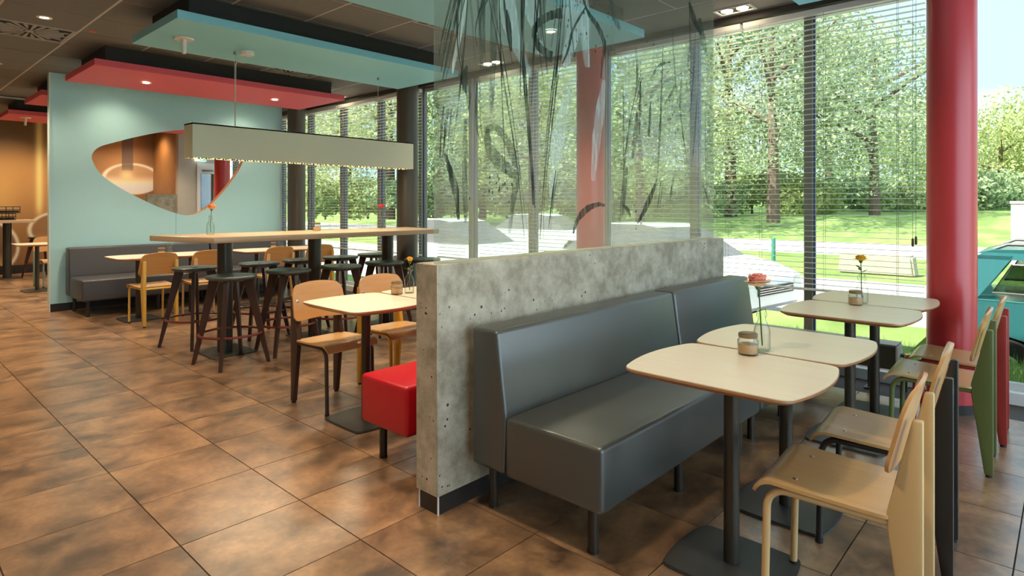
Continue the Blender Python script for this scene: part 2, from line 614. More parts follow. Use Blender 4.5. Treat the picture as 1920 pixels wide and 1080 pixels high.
        for j in range(nv):
            fs.append((j, j + 1, N + j + 1, N + j))
            a = nu * W + j
            fs.append((a + 1, a, N + a, N + a + 1))
        for i in range(nu):
            a = i * W
            fs.append((a + W, a, N + a, N + a + W))
            a = i * W + nv
            fs.append((a, a + W, N + a + W, N + a))
        return s.add(vs, fs, M)

    def mesh(s, name, mat, sharp=38):
        me = bpy.data.meshes.new(name)
        me.from_pydata(s.v, [], s.f)
        if sharp is not None:
            me.polygons.foreach_set('use_smooth', [True] * len(me.polygons))
            me.set_sharp_from_angle(angle=R(sharp))
        me.materials.append(MATS[mat])
        me.update()
        return me

    def build(s, name, mat, parent=None, sharp=38):
        o = bpy.data.objects.new(name, s.mesh(name, mat, sharp))
        COL.objects.link(o)
        if parent:
            o.parent = parent
        return o


def tag(o, label, cat, group=None, kind=None):
    o['label'] = label
    if cat:
        o['category'] = cat
    if group:
        o['group'] = group
    if kind:
        o['kind'] = kind
    return o


def thing(name, label, cat, loc=(0, 0, 0), rz=0.0, group=None):
    o = bpy.data.objects.new(name, None)
    o.empty_display_size = 0.1
    COL.objects.link(o)
    o.location = loc
    o.rotation_euler = (0, 0, rz)
    return tag(o, label, cat, group)


def inst(name, mesh, parent, loc=(0, 0, 0), rz=0.0, scale=None):
    o = bpy.data.objects.new(name, mesh)
    COL.objects.link(o)
    o.parent = parent
    o.location = loc
    o.rotation_euler = (0, 0, rz)
    if scale:
        o.scale = scale
    return o


def copy_tree(o, parent=None):
    c = o.copy()
    COL.objects.link(c)
    c.parent = parent
    for ch in list(o.children):
        copy_tree(ch, c)
    return c


def struct(name, mb, mat, parent=None, label=None, sharp=38):
    o = mb.build(name, mat, parent, sharp)
    if parent is None:
        o['kind'] = 'structure'
        if label:
            o['label'] = label
    return o


# ================================================================== SETTING
XF = 5.42                      # inner face of the glass front
CEIL = 3.05
Y_BACK, Y_FAR = -2.3, 15.5
X_LEFT = -2.6

# ---- floor: dark bed with laid tiles
TX, TY = 0.5117, 0.492
OX, OY = 0.902, 2.132
floor = struct('floor', MB().box(X_LEFT, XF + 0.1, Y_BACK, Y_FAR, -0.12, -0.006), 'grout', label='brown tiled restaurant floor with dark joints')
TH = 0.012
tile_bm = bmesh.new()
bmesh.ops.create_cube(tile_bm, size=1.0)
for v in tile_bm.verts:
    top = v.co.z > 0
    v.co = Vector((v.co.x * (TX - (0.0055 if top else 0.0035)), v.co.y * (TY - (0.0055 if top else 0.0035)), 0.0 if top else -TH + 0.004))
tmb = MB()
tmb.from_bm(tile_bm)
tile_me = tmb.mesh('tile', 'floor_tile', None)
fwx, fwy = math.cos(YAW), math.sin(YAW)


def in_view(x, y, pad=0.5):
    d = x * fwx + y * fwy
    r = x * fwy - y * fwx
    if d < 1.2:
        return False
    return abs(r) < d * (960 / FPX) + pad


cells = []
for i in range(-8, 10):
    for j in range(-10, 29):
        cx, cy = OX + (i + 0.5) * TX, OY + (j + 0.5) * TY
        if cx - TX / 2 < X_LEFT or cx + TX / 2 > XF + 0.08 or cy - TY / 2 < Y_BACK or cy + TY / 2 > Y_FAR:
            continue
        cells.append((cx, cy))
cells.sort(key=lambda c: (not in_view(*c), c[0] ** 2 + c[1] ** 2))
for cx, cy in cells[:298]:
    inst('tile', tile_me, floor, (cx, cy, 0))
rest = MB()
for cx, cy in cells[298:]:
    rest.box(cx - TX / 2 + 0.0025, cx + TX / 2 - 0.0025, cy - TY / 2 + 0.0025, cy + TY / 2 - 0.0025, -TH + 0.004, 0)
fr_ = rest.build('tiles', 'floor_tile', floor, None)
fr_['kind'] = 'stuff'

# ---- ceiling: dark slab, hung panels in a light runner grid
GX, GY, GP = 1.535, 7.14, 0.66
XC_END = GX + 5 * GP
ceiling = struct('ceiling', MB().box(X_LEFT, XF + 0.3, Y_BACK - 0.2, Y_FAR + 0.2, CEIL + 0.03, CEIL + 0.25), 'ceiling_plain', label='dark grey panelled ceiling')
struct('perimeter_strip', MB().box(XC_END + 0.02, XF + 0.12, Y_BACK, Y_FAR, CEIL - 0.004, CEIL + 0.03), 'ceiling_plain', ceiling)
pan_me = MB().bbox(-GP / 2 + 0.009, GP / 2 - 0.009, -GP / 2 + 0.009, GP / 2 - 0.009, -0.006, 0.02, 0.004, 1).mesh('ceiling_panel', 'ceiling_tile')
vent_cells = [(-1, 0), (3, 0), (3, -5), (-3, -4), (0, 7)]
for i in range(-6, 5):
    for j in range(-14, 13):
        if (i, j) in vent_cells:
            continue
        cx, cy = GX + (i + 0.5) * GP, GY + (j + 0.5) * GP
        if cx - GP / 2 < X_LEFT or cy - GP / 2 < Y_BACK or cy + GP / 2 > Y_FAR:
            continue
        inst('panel', pan_me, ceiling, (cx, cy, CEIL))
rb = MB()
for i in range(-6, 6):
    x = GX + i * GP
    if x > X_LEFT:
        w = 0.011 if i else 0.016
        rb.box(x - w, x + w, Y_BACK, Y_FAR, CEIL - 0.003, CEIL + 0.018)
for j in range(-14, 14):
    y = GY + j * GP
    if Y_BACK < y < Y_FAR:
        rb.box(X_LEFT, XC_END, y - 0.007, y + 0.007, CEIL - 0.0015, CEIL + 0.019)
rb.build('runner_grid', 'ceiling_runner', ceiling, None)


def swirl_vent(i, j, label):
    cx, cy = GX + (i + 0.5) * GP, GY + (j + 0.5) * GP
    t = thing('ceiling_vent', label, 'vent', (cx, cy, CEIL), 0, 'swirl ceiling vents')
    h = GP / 2 - 0.012
    MB().box(-h, h, -h, h, 0.006, 0.02).build('backing', 'vent_dark', t, None)
    fr = MB()
    for a, b, c, d in ((-h, h, -h, -h + 0.03), (-h, h, h - 0.03, h), (-h, -h + 0.03, -h + 0.03, h - 0.03), (h - 0.03, h, -h + 0.03, h - 0.03)):
        fr.box(a, b, c, d, -0.008, 0.006)
    fr.build('frame', 'vent_metal', t, None)
    MB().lathe([(0.035, -0.008), (0.035, 0.006)], 12).build('hub', 'vent_metal', t)
    n = 24
    for k in range(n):
        a = 2 * math.pi * k / n
        r1 = 0.27 if k % 2 else 0.29 / max(abs(math.cos(a)), abs(math.sin(a)))
        r0 = 0.05 if k % 2 == 0 else 0.12
        r1 = min(r1, 0.38)
        m = MB()
        M = Matrix.Rotation(a, 4, 'Z')
        m.prism([(r0, -0.006), (r1, -0.017), (r1, 0.017), (r0, 0.006)], -0.007, 0.003, 'z', M)
        hh = h - 0.028
        m.v = [(max(-hh, min(hh, p[0])), max(-hh, min(hh, p[1])), p[2]) for p in m.v]
        m.build('blade', 'vent_metal', t, None)
    return t


swirl_vent(-1, 0, 'square swirl air vent in the ceiling at the far left of the frame')
swirl_vent(3, 0, 'square swirl air vent in the ceiling between red panel and blue panel')
swirl_vent(3, -5, 'square swirl air vent in the ceiling just left of the printed glass screen')

# ---- outer walls
struct('wall_left', MB().box(X_LEFT - 0.2, X_LEFT, Y_BACK - 0.2, Y_FAR + 0.2, -0.12, CEIL + 0.2), 'wall_plain', label='plain beige side wall')
# back wall behind the viewer is a glazed front: posts, lintel and panes
wb = struct('wall_back', MB().box(X_LEFT, -0.6, Y_BACK - 0.2, Y_BACK, -0.12, CEIL + 0.2).box(-0.6, XF + 0.3, Y_BACK - 0.2, Y_BACK, 2.92, CEIL + 0.2), 'wall_plain', label='glazed wall behind the viewer')
for k in range(6):
    x0 = -0.6 + k * 1.02
    w = MB()
    w.box(x0, x0 + 0.06, Y_BACK - 0.12, Y_BACK - 0.01, 0.0, 2.92)
    w.box(x0 + 0.06, x0 + 1.02, Y_BACK - 0.12, Y_BACK - 0.01, 0.0, 0.10)
    o = struct('window_%d' % (20 + k), w, 'alu_light', label='tall window behind the viewer')
    MB().box(x0 + 0.06, x0 + 1.02, Y_BACK - 0.07, Y_BACK - 0.06, 0.10, 2.92).build('pane', 'clear_glass', o, None)

# far wall with a printed photo mural (giant pans and spoons, golden brown)
xs0, xs1, zs0, zs1 = 0.4, XF, 0.0, CEIL
NX, NZ = 250, 150
me_v, me_f, cols = [], [], []


def lerp(a, b, t):
    return tuple(a[i] + (b[i] - a[i]) * t for i in range(3))


def sm(a, b, x):
    t = max(0.0, min(1.0, (x - a) / (b - a)))
    return t * t * (3 - 2 * t)


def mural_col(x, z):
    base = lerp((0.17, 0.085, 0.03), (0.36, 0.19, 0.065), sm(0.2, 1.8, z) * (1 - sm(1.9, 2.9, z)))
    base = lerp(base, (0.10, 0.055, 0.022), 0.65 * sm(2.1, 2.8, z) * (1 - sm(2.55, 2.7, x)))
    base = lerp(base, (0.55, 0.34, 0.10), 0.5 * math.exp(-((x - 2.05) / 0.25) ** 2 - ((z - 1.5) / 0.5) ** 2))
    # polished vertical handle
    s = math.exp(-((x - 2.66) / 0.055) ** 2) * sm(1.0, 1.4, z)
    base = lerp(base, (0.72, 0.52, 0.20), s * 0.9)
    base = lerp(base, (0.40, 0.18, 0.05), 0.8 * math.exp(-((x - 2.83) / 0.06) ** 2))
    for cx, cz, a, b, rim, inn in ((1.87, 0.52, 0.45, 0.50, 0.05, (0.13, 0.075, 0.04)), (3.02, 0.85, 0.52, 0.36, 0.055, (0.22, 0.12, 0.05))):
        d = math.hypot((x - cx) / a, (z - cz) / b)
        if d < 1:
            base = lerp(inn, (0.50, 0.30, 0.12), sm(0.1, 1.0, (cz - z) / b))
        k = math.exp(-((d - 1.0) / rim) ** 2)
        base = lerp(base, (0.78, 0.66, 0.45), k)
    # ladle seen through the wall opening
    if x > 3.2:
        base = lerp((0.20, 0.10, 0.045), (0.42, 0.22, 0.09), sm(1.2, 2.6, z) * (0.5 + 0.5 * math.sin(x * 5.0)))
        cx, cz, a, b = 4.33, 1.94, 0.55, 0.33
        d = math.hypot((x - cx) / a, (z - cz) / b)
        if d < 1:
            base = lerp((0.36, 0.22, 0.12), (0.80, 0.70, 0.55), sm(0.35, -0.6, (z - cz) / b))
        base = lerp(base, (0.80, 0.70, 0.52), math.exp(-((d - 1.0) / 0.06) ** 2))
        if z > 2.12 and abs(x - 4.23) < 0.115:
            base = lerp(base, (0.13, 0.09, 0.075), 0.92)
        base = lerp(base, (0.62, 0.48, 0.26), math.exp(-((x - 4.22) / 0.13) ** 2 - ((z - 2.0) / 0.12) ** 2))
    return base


for j in range(NZ + 1):
    for i in range(NX + 1):
        x = xs0 + (xs1 - xs0) * i / NX
        z = zs0 + (zs1 - zs0) * j / NZ
        me_v.append((x, Y_FAR - 0.005, z))
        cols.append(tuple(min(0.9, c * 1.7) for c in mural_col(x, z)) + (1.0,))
for j in range(NZ):
    for i in range(NX):
        a = j * (NX + 1) + i
        me_f.append((a, a + 1, a + NX + 2, a + NX + 1))
mm = bpy.data.meshes.new('mural')
mm.from_pydata(me_v, [], me_f)
ca = mm.color_attributes.new('print', 'FLOAT_COLOR', 'POINT')
ca.data.foreach_set('color', [c for q in cols for c in q])
mm.materials.append(MATS['mural_print'])
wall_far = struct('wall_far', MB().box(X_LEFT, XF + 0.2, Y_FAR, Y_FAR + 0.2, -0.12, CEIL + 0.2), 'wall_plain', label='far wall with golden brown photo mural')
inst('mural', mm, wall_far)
struct('baseboard_far', MB().box(X_LEFT, XF, Y_FAR - 0.03, Y_FAR - 0.006, 0.0, 0.16), 'plinth')

# wood panel and door bay seen through the opening
struct('wall_panel', MB().box(4.74, 4.82, 14.0, Y_FAR - 0.04, 0, CEIL), 'wall_wood', label='orange wood panel beside the door bay')
dw = struct('wall_door', MB().box(4.62, 4.98, 13.55, 13.70, 0, CEIL).box(4.98, XF, 13.55, 13.70, 2.24, CEIL), 'wall_plain', label='pale wall around the exit door')
d1 = struct('door_1', MB().box(4.98, 5.05, 13.53, 13.72, 0, 2.24).box(5.33, 5.40, 13.53, 13.72, 0, 2.24).box(5.05, 5.33, 13.53, 13.72, 2.02, 2.24).box(5.05, 5.33, 13.55, 13.70, 0, 0.25), 'alu_white', label='white glazed exit door')
MB().box(5.05, 5.33, 13.60, 13.61, 0.25, 2.02).build('pane', 'window_glass', d1, None)
MB().bbox(5.08, 5.30, 13.49, 13.53, 2.06, 2.10, 0.006, 2).build('door_closer', 'alu_dark', d1)
MB().tube([(5.08, 13.50, 0.95), (5.08, 13.46, 0.95), (5.08, 13.46, 1.15), (5.08, 13.50, 1.15)], 0.010).build('handle', 'alu_dark', d1)
ex = thing('exit_sign', 'small green and white emergency exit sign above the white door', 'sign', (5.03, 13.50, 2.34))
MB().bbox(-0.11, 0.11, -0.02, 0.02, -0.065, 0.065, 0.006, 2).build('sign_board', 'sign_white', ex)
MB().prism([(-0.055, -0.02), (0.055, -0.02), (0.055, 0.10), (-0.055, 0.10)], -0.0235, -0.0195, 'y').build('green_field', 'sign_green', ex, None)
rm = MB()   # running figure with arrow
rm.box(0.028, 0.042, -0.0262, -0.0236, 0.028, 0.042)
rm.prism([(-0.01, 0.02), (0.0, 0.036), (0.03, 0.024), (0.022, 0.008)], -0.0262, -0.0236, 'y')
rm.prism([(-0.046, 0.0), (-0.042, 0.014), (-0.004, 0.024), (-0.004, 0.010)], -0.0262, -0.0236, 'y')
rm.prism([(-0.044, 0.040), (-0.030, 0.046), (0.0, 0.026), (-0.01, 0.014)], -0.0262, -0.0236, 'y')
rm.build('running_figure', 'sign_white', ex, None)

# half-height concrete partition beyond the teal wall
hp = thing('concrete_divider', 'pale concrete divider seen through the opening in the teal wall', 'partition', (3.86, 12.0, 0))
MB().bbox(-0.28, 0.22, 0.0, 0.14, 0.08, 1.55, 0.004, 1).build('body', 'concrete', hp)
MB().box(-0.27, 0.21, 0.01, 0.13, 0.0, 0.08).build('plinth', 'plinth', hp, None)

# ---- teal partition wall with a rounded triangular opening
YW, TW = 9.547, 0.105
WX0, WX1 = 1.74, 4.83
ctrl = [(2.201, 1.952), (2.215, 2.06), (2.300, 2.140), (2.457, 2.204), (2.68, 2.287), (3.014, 2.389), (3.346, 2.457), (3.70, 2.49), (4.02, 2.46), (4.20, 2.36),
        (4.25, 2.21), (4.19, 2.03), (4.10, 1.848), (3.90, 1.572), (3.706, 1.36), (3.553, 1.249), (3.405, 1.204), (3.224, 1.237), (2.945, 1.352), (2.551, 1.571), (2.303, 1.765)]


def spline(pts, k=5):
    n = len(pts)
    out = []
    for i in range(n):
        p0, p1, p2, p3 = (Vector(pts[(i + q - 1) % n]) for q in range(4))
        for j in range(k):
            t = j / k
            out.append(tuple(0.5 * ((2 * p1) + (p2 - p0) * t + (2 * p0 - 5 * p1 + 4 * p2 - p3) * t * t + (3 * p1 - p0 - 3 * p2 + p3) * t ** 3)))
    return out


hole = spline(ctrl)
Z0W, Z1W = 0.10, CEIL - 0.01
cxh, czh = 3.3, 1.9
outer = []
for x, z in hole:
    dx, dz = x - cxh, z - czh
    k = 1e9
    if dx > 1e-9: k = min(k, (WX1 - cxh) / dx)
    if dx < -1e-9: k = min(k, (WX0 - cxh) / dx)
    if dz > 1e-9: k = min(k, (Z1W - czh) / dz)
    if dz < -1e-9: k = min(k, (Z0W - czh) / dz)
    outer.append((cxh + dx * k, czh + dz * k))
for cx, cz in ((WX0, Z0W), (WX1, Z0W), (WX0, Z1W), (WX1, Z1W)):
    i = min(range(len(outer)), key=lambda q: (outer[q][0] - cx) ** 2 + (outer[q][1] - cz) ** 2)
    outer[i] = (cx, cz)
wmb = MB()
n = len(hole)
vs = [(p[0], YW, p[1]) for p in hole] + [(p[0], YW, p[1]) for p in outer] + [(p[0], YW + TW, p[1]) for p in hole] + [(p[0], YW + TW, p[1]) for p in outer]
fs = []
for i in range(n):
    k = (i + 1) % n
    fs += [(i, k, n + k, n + i), (2 * n + k, 2 * n + i, 3 * n + i, 3 * n + k), (n + i, n + k, 3 * n + k, 3 * n + i)]
wmb.add(vs, fs)
wall_mid = struct('wall_middle', wmb, 'teal_wall', label='pale teal wall with a rounded triangular opening', sharp=20)
lin = MB().add([(p[0], YW, p[1]) for p in hole] + [(p[0], YW + TW, p[1]) for p in hole], [(i, n + i, n + (i + 1) % n, (i + 1) % n) for i in range(n)])
lin.build('opening_lining', 'table_edge', wall_mid)
MB().box(WX0 + 0.012, WX1 - 0.01, YW + 0.012, YW + TW - 0.012, 0.0, 0.10).build('plinth', 'plinth', wall_mid, None)
MB().box(WX0 - 0.004, WX0 + 0.010, YW - 0.004, YW + 0.010, 0.0, CEIL - 0.01).build('edge_strip', 'white_trim', wall_mid, None)
# fine upright joints between the wall boards
MB().box(3.222, 3.225, YW - 0.0012, YW + 0.002, 0.10, 1.23).build('board_joint', 'plinth', wall_mid, None)

# ---- glass front: lintel, sill, mullions, panes
front = struct('wall_front', MB().box(XF - 0.06, XF + 0.25, Y_BACK, Y_FAR, 2.985, CEIL + 0.03), 'soffit_dark', label='dark band above the window front')
struct('trim_1', MB().box(XF - 0.03, XF + 0.16, Y_BACK, Y_FAR, -0.12, 0.075), 'alu_white', label='pale sill profile along the window front')
mulls = [-2.25, -1.42, -0.41, 0.605, 1.628, 2.65, 3.665, 4.68, 5.70, 6.72, 7.70, 8.73, 9.76, 10.78, 11.8, 12.8, 13.8, 14.8, 15.45]
for k in range(len(mulls) - 1):
    y0, y1 = mulls[k], mulls[k + 1]
    w = MB().box(XF, XF + 0.105, y0 - 0.032, y0 + 0.032, 0.075, 2.985)
    o = struct('window_%d' % (k + 1), w, 'alu_dark', label='tall fixed window of the glass front')
    MB().box(XF + 0.05, XF + 0.10, y0 + 0.032, y1 - 0.032, 0.075, 0.125).box(XF + 0.05, XF + 0.10, y0 + 0.032, y1 - 0.032, 2.93, 2.985).build('frame', 'alu_light', o, None)
    MB().box(XF + 0.035, XF + 0.050, y0 - 0.046, y0 - 0.0325, 0.09, 2.98).build('gasket', 'gasket', o, None)
    MB().box(XF + 0.070, XF + 0.078, y0 + 0.032, y1 - 0.032, 0.125, 2.93).build('pane', 'window_glass', o, None)

# ================================================================== COLUMNS
CR = 0.14
for k, (y, mat, lab) in enumerate((
        (0.60, 'column_red', 'big round red column at the right beside the window tables'),
        (3.53, 'column_red', 'round red column standing behind the printed glass screen'),
        (6.46, 'column_dark', 'dark round column at the right end of the long high table'),
        (9.39, 'column_dark', 'dark round column next to the right end of the teal wall'),
        (12.32, 'column_red', 'round red column seen through the opening in the teal wall'))):
    t = thing('column', lab, 'column', (5.0, y, 0), 0, 'round columns along the window front')
    MB().lathe([(CR, 0.06), (CR, CEIL - 0.005)], 48).build('shaft', mat, t)
    MB().lathe([(CR + 0.006, 0.0), (CR + 0.006, 0.06)], 48).build('base_ring', 'plinth', t)

# ================================================================== CEILING CLOUD PANELS
CZ = 2.80


def cloud(y0, y1, mat, label, x0=1.725, x1=4.65):
    t = thing('ceiling_cloud', label, 'ceiling panel', ((x0 + x1) / 2, (y0 + y1) / 2, CZ), 0, 'floating ceiling panels')
    hx, hy = (x1 - x0) / 2, (y1 - y0) / 2
    MB().bbox(-hx, hx, -hy, hy, 0, 0.068, 0.003, 1).build('panel', mat, t)
    MB().box(-hx + 0.13, hx - 0.13, -hy + 0.13, hy - 0.13, 0.068, CEIL - CZ - 0.005).build('recess_box', 'cloud_box', t, None)
    return t


cloud(7.40, 8.64, 'cloud_red', 'red floating ceiling panel right in front of the teal wall')
cloud(5.08, 6.20, 'cloud_blue', 'blue floating ceiling panel above the long high table')
cloud(2.72, 3.785, 'cloud_blue', 'blue floating ceiling panel seen mostly through the printed glass screen')
cloud(0.38, 1.46, 'cloud_blue', 'blue floating ceiling panel whose corner shows at the top right')
cloud(9.93, 11.05, 'cloud_red', 'nearer red floating ceiling panel peeping out left of the teal wall')
cloud(12.36, 13.40, 'cloud_red', 'farthest red floating ceiling panel before the mural wall')

# ================================================================== LIGHTS
glow_me = MB().lathe([(0.001, -0.002), (0.036, -0.002), (0.036, 0.004)], 20).mesh('bulb', 'spot_glow')
trim_me = MB().lathe([(0.036, -0.005), (0.058, -0.005), (0.060, 0.0), (0.036, 0.0)], 24, closed=False).mesh('trim_ring', 'white_plastic')


def downlight(x, y, z, label, power=SPOT_W, col=WARM, angle=118, blend=0.8):
    t = thing('downlight', label, 'ceiling light', (x, y, z - 0.0065), 0, 'recessed downlights')
    inst('trim_ring', trim_me, t)
    inst('bulb', glow_me, t)
    ld = bpy.data.lights.new('spot', 'SPOT')
    ld.energy = power
    ld.color = col
    ld.spot_size = R(angle)
    ld.spot_blend = blend
    ld.shadow_soft_size = 0.12
    lo = bpy.data.objects.new('lamp_light', ld)
    COL.objects.link(lo)
    lo.parent = t
    lo.location = (0, 0, -0.02)
    return t


downlight(2.385, 8.03, CZ, 'left one of the two small downlights in the red panel by the teal wall')
downlight(3.96, 8.03, CZ, 'right one of the two small downlights in the red panel by the teal wall')
downlight(3.94, 3.18, CZ, 'downlight in the blue panel seen through the glass screen')
downlight(2.40, 3.18, CZ, 'downlight in the blue panel above the red bench')
downlight(1.205, 6.81, CZ + 0.25, 'bright downlight in the grey ceiling beside the left air vent')
downlight(1.205, 9.43, CZ + 0.25, 'downlight in the grey ceiling at the left edge of the frame')
WHERE = ('over the aisle beside the high table', 'over the aisle beside the concrete partition', 'left of the aisle, level with the red bench', 'left of the aisle, level with the high table', 'left of the aisle, level with the red panel', 'left of the aisle behind the teal wall', 'far left, level with the back of the teal wall', 'behind the viewer')
for i, (x, y) in enumerate(((1.205, 4.17), (1.205, 1.53), (-0.8, 2.85), (-0.8, 5.5), (-0.8, 8.1), (1.205, 12.07), (-0.8, 11.0), (0.2, -0.9))):  # unseen downlights, added as warm fill for the room
    downlight(x, y, CEIL, 'added unseen downlight in the grey ceiling ' + WHERE[i], SPOT_W * (0.5 if y < 0 else 1.0 if y < 9 else 1.3))
downlight(2.40, 0.92, CZ, 'downlight in the blue panel above the nearest table', SPOT_W * 0.2)
downlight(3.95, 0.92, CZ, 'downlight in the blue panel above the window table', SPOT_W * 0.15)
downlight(2.42, 9.12, CEIL, 'wall washer hidden above the red panel, left', SPOT_W * 0.33, WARM, 130, 1.0)
downlight(4.15, 9.12, CEIL, 'wall washer hidden above the red panel, right', SPOT_W * 0.33, WARM, 130, 1.0)
for i, x in enumerate((0.9, 2.2, 3.4, 4.4)):  # extra downlights added to brighten the mural
    downlight(x, 14.75, CEIL, 'added downlight brightening the mural wall, %s from the left' % ('first', 'second', 'third', 'fourth')[i], SPOT_W * 0.7, WARM, 140, 1.0)
downlight(2.4, 10.5, CZ, 'downlight in the nearer red panel behind the teal wall')
downlight(3.9, 10.5, CZ, 'right downlight in the nearer red panel behind the teal wall')
downlight(2.4, 12.9, CZ, 'downlight in the farthest red panel')
downlight(4.0, 12.9, CZ, 'right downlight in the farthest red panel')


def gimbal(x, y, label):
    t = thing('twin_spotlight', label, 'ceiling light', (x, y, CEIL - 0.004), 0, 'twin spotlights along the window front')
    f = MB()
    for a, b, c, d in ((-0.09, 0.09, -0.16, -0.14), (-0.09, 0.09, 0.14, 0.16), (-0.09, -0.07, -0.14, 0.14), (0.07, 0.09, -0.14, 0.14)):
        f.box(a, b, c, d, -0.012, 0.0)
    f.build('frame', 'alu_light', t, None)
    MB().box(-0.07, 0.07, -0.14, 0.14, -0.003, 0.0).build('housing', 'vent_dark', t, None)
    for s in (-1, 1):
        MB().lathe([(0.001, -0.010), (0.045, -0.010), (0.05, -0.003)], 20, Matrix.Translation((0, s * 0.068, 0))).build('bulb', 'spot_glow', t)
    ld = bpy.data.lights.new('twin', 'SPOT')
    ld.energy = SPOT_W * 0.25
    ld.color = WARM
    ld.spot_size = R(110)
    ld.spot_blend = 0.7
    ld.shadow_soft_size = 0.06
    lo = bpy.data.objects.new('lamp_light', ld)
    COL.objects.link(lo)
    lo.parent = t
    lo.location = (0, 0, -0.03)


gimbal(5.18, 2.15, 'twin spotlight at the ceiling above the right window blinds')
gimbal(5.18, 5.08, 'twin spotlight at the ceiling seen through the glass screen')
gimbal(5.18, 8.45, 'twin spotlight at the ceiling right of the red panel')

# linear pendant over the high table
LX0, LX1, LY0, LY1, LZ0, LZ1 = 2.06, 4.50, 5.70, 5.90, 1.78, 2.085
pl = thing('pendant_lamp', 'long beige box pendant lamp hanging over the high table', 'lamp', ((LX0 + LX1) / 2, 5.8, LZ0))
hx = (LX1 - LX0) / 2
b = MB()
b.box(-hx, hx, -0.10, -0.088, 0, 0.305).box(-hx, hx, 0.088, 0.10, 0, 0.305).box(-hx, -hx + 0.012, -0.088, 0.088, 0, 0.305).box(hx - 0.012, hx, -0.088, 0.088, 0, 0.305).box(-hx, hx, -0.10, 0.10, 0.293, 0.3055)
b.build('shade', 'lamp_body', pl, None)
MB().box(-hx + 0.013, hx - 0.013, -0.087, 0.087, 0.012, 0.02).build('diffuser', 'lamp_glow', pl, None)
bd = MB()
for k in range(34):
    x = -hx + 0.04 + k * (2 * hx - 0.08) / 33 + rnd.uniform(-0.012, 0.012)
    for y in (-0.06, 0.0, 0.06):
        bd.lathe([(0.006, -0.002), (0.010, 0.004), (0.006, 0.011)], 6, Matrix.Translation((x, y + rnd.uniform(-0.015, 0.015), 0)))
bb = bd.build('bead_trim', 'vent_dark', pl)
bb['kind'] = 'stuff'
for x in (2.468, 4.076):
    dx = x - (LX0 + LX1) / 2
    MB().cyl(dx, 0, 0.305, CZ - LZ0 - 0.008, 0.0022, 6).build('suspension_wire', 'cable', pl)
    MB().lathe([(0.012, CZ - LZ0 - 0.03), (0.012, CZ - LZ0 - 0.002)], 10, Matrix.Translation((dx, 0, 0))).build('wire_holder', 'alu_dark', pl)
MB().tube([(2.468 - 3.28 + 0.004, -0.006, 0.306), (2.468 - 3.28 + 0.006, -0.008, 0.6), (2.468 - 3.28 + 0.008, -0.006, 0.90), (2.468 - 3.28 + 0.03, -0.03, 0.955), (2.54 - 3.28, -0.10, 0.975)], 0.0035, 6).build('power_cable', 'cable', pl)
for dx in (-0.06, 0.06):
    MB().bbox(2.468 - 3.28 + dx - 0.03, 2.468 - 3.28 + dx + 0.03, -0.02, 0.02, 0.306, 0.316, 0.004, 1).build('bracket', 'alu_dark', pl)
ld = bpy.data.lights.new('pendant', 'AREA')
ld.shape = 'RECTANGLE'
ld.size = 2.3
ld.size_y = 0.15
ld.energy = 9
ld.color = WARM
lo = bpy.data.objects.new('lamp_light', ld)
COL.objects.link(lo)
lo.parent = pl
lo.location = (0, 0, -0.012)

cn = thing('ceiling_rose', 'white round cable rose on the blue ceiling panel above the pendant lamp', 'ceiling rose', (2.54, 5.70, CZ))
MB().lathe([(0.055, -0.042), (0.062, -0.036), (0.062, -0.001)], 24).build('cover', 'white_plastic', cn)


def detector(x, y, z, label, group='smoke detectors'):
    t = thing('smoke_detector', label, 'smoke detector', (x, y, z), 0, group)
    MB().lathe([(0.045, -0.055), (0.052, -0.05), (0.052, -0.026)], 20).build('head', 'white_plastic', t)
    MB().lathe([(0.060, -0.026), (0.062, -0.001)], 20).build('base', 'alu_dark', t)


detector(3.07, 7.0, CEIL - 0.006, 'round smoke detector on the grey ceiling between blue and red panels')


def sprinkler(x, y, z, label):
    t = thing('sprinkler_head', label, 'sprinkler', (x, y, z), 0, 'white drop sprinklers')
    MB().lathe([(0.075, -0.012), (0.08, -0.001)], 24).build('collar', 'white_plastic', t)
    MB().lathe([(0.018, -0.125), (0.020, -0.012)], 12).build('stem', 'white_plastic', t)
    MB().lathe([(0.012, -0.133), (0.016, -0.125)], 12).build('tip', 'white_plastic', t)


sprinkler(1.978, 5.669, CZ, 'white T-shaped sensor hanging from the blue ceiling panel')
sprinkler(2.0, 12.73, CZ, 'white T-shaped sensor hanging from the farthest red ceiling panel')
sr = tag(MB().lathe([(0.03, -0.006), (0.032, -0.001)], 16, Matrix.Translation((1.62, 7.02, CEIL - 0.004))).build('indicator_disc', 'cloud_red'), 'tiny red disc on the grey ceiling right of the left vent', 'indicator')

# ================================================================== CONCRETE PARTITION AND GLASS SCREEN
PX0, PX1, PY0, PY1, PZ = 1.74, 4.70, 2.039, 2.185, 1.098
pt = thing('concrete_partition', 'chest-high concrete partition carrying the printed glass screen', 'partition', (PX0, PY0, 0))
MB().bbox(0, PX1 - PX0, 0, PY1 - PY0, 0.083, PZ, 0.003, 1).build('body', 'concrete', pt)
MB().box(0.012, PX1 - PX0 - 0.01, 0.008, PY1 - PY0 - 0.012, 0.0, 0.083).build('plinth', 'plinth', pt, None)
e = MB()
for x, y in ((0.009, 0.005), (0.009, PY1 - PY0 - 0.014)):
    e.box(x, x + 0.006, y, y + 0.006, 0, 0.083)
e.build('plinth_edge_strip', 'alu_white', pt, None)

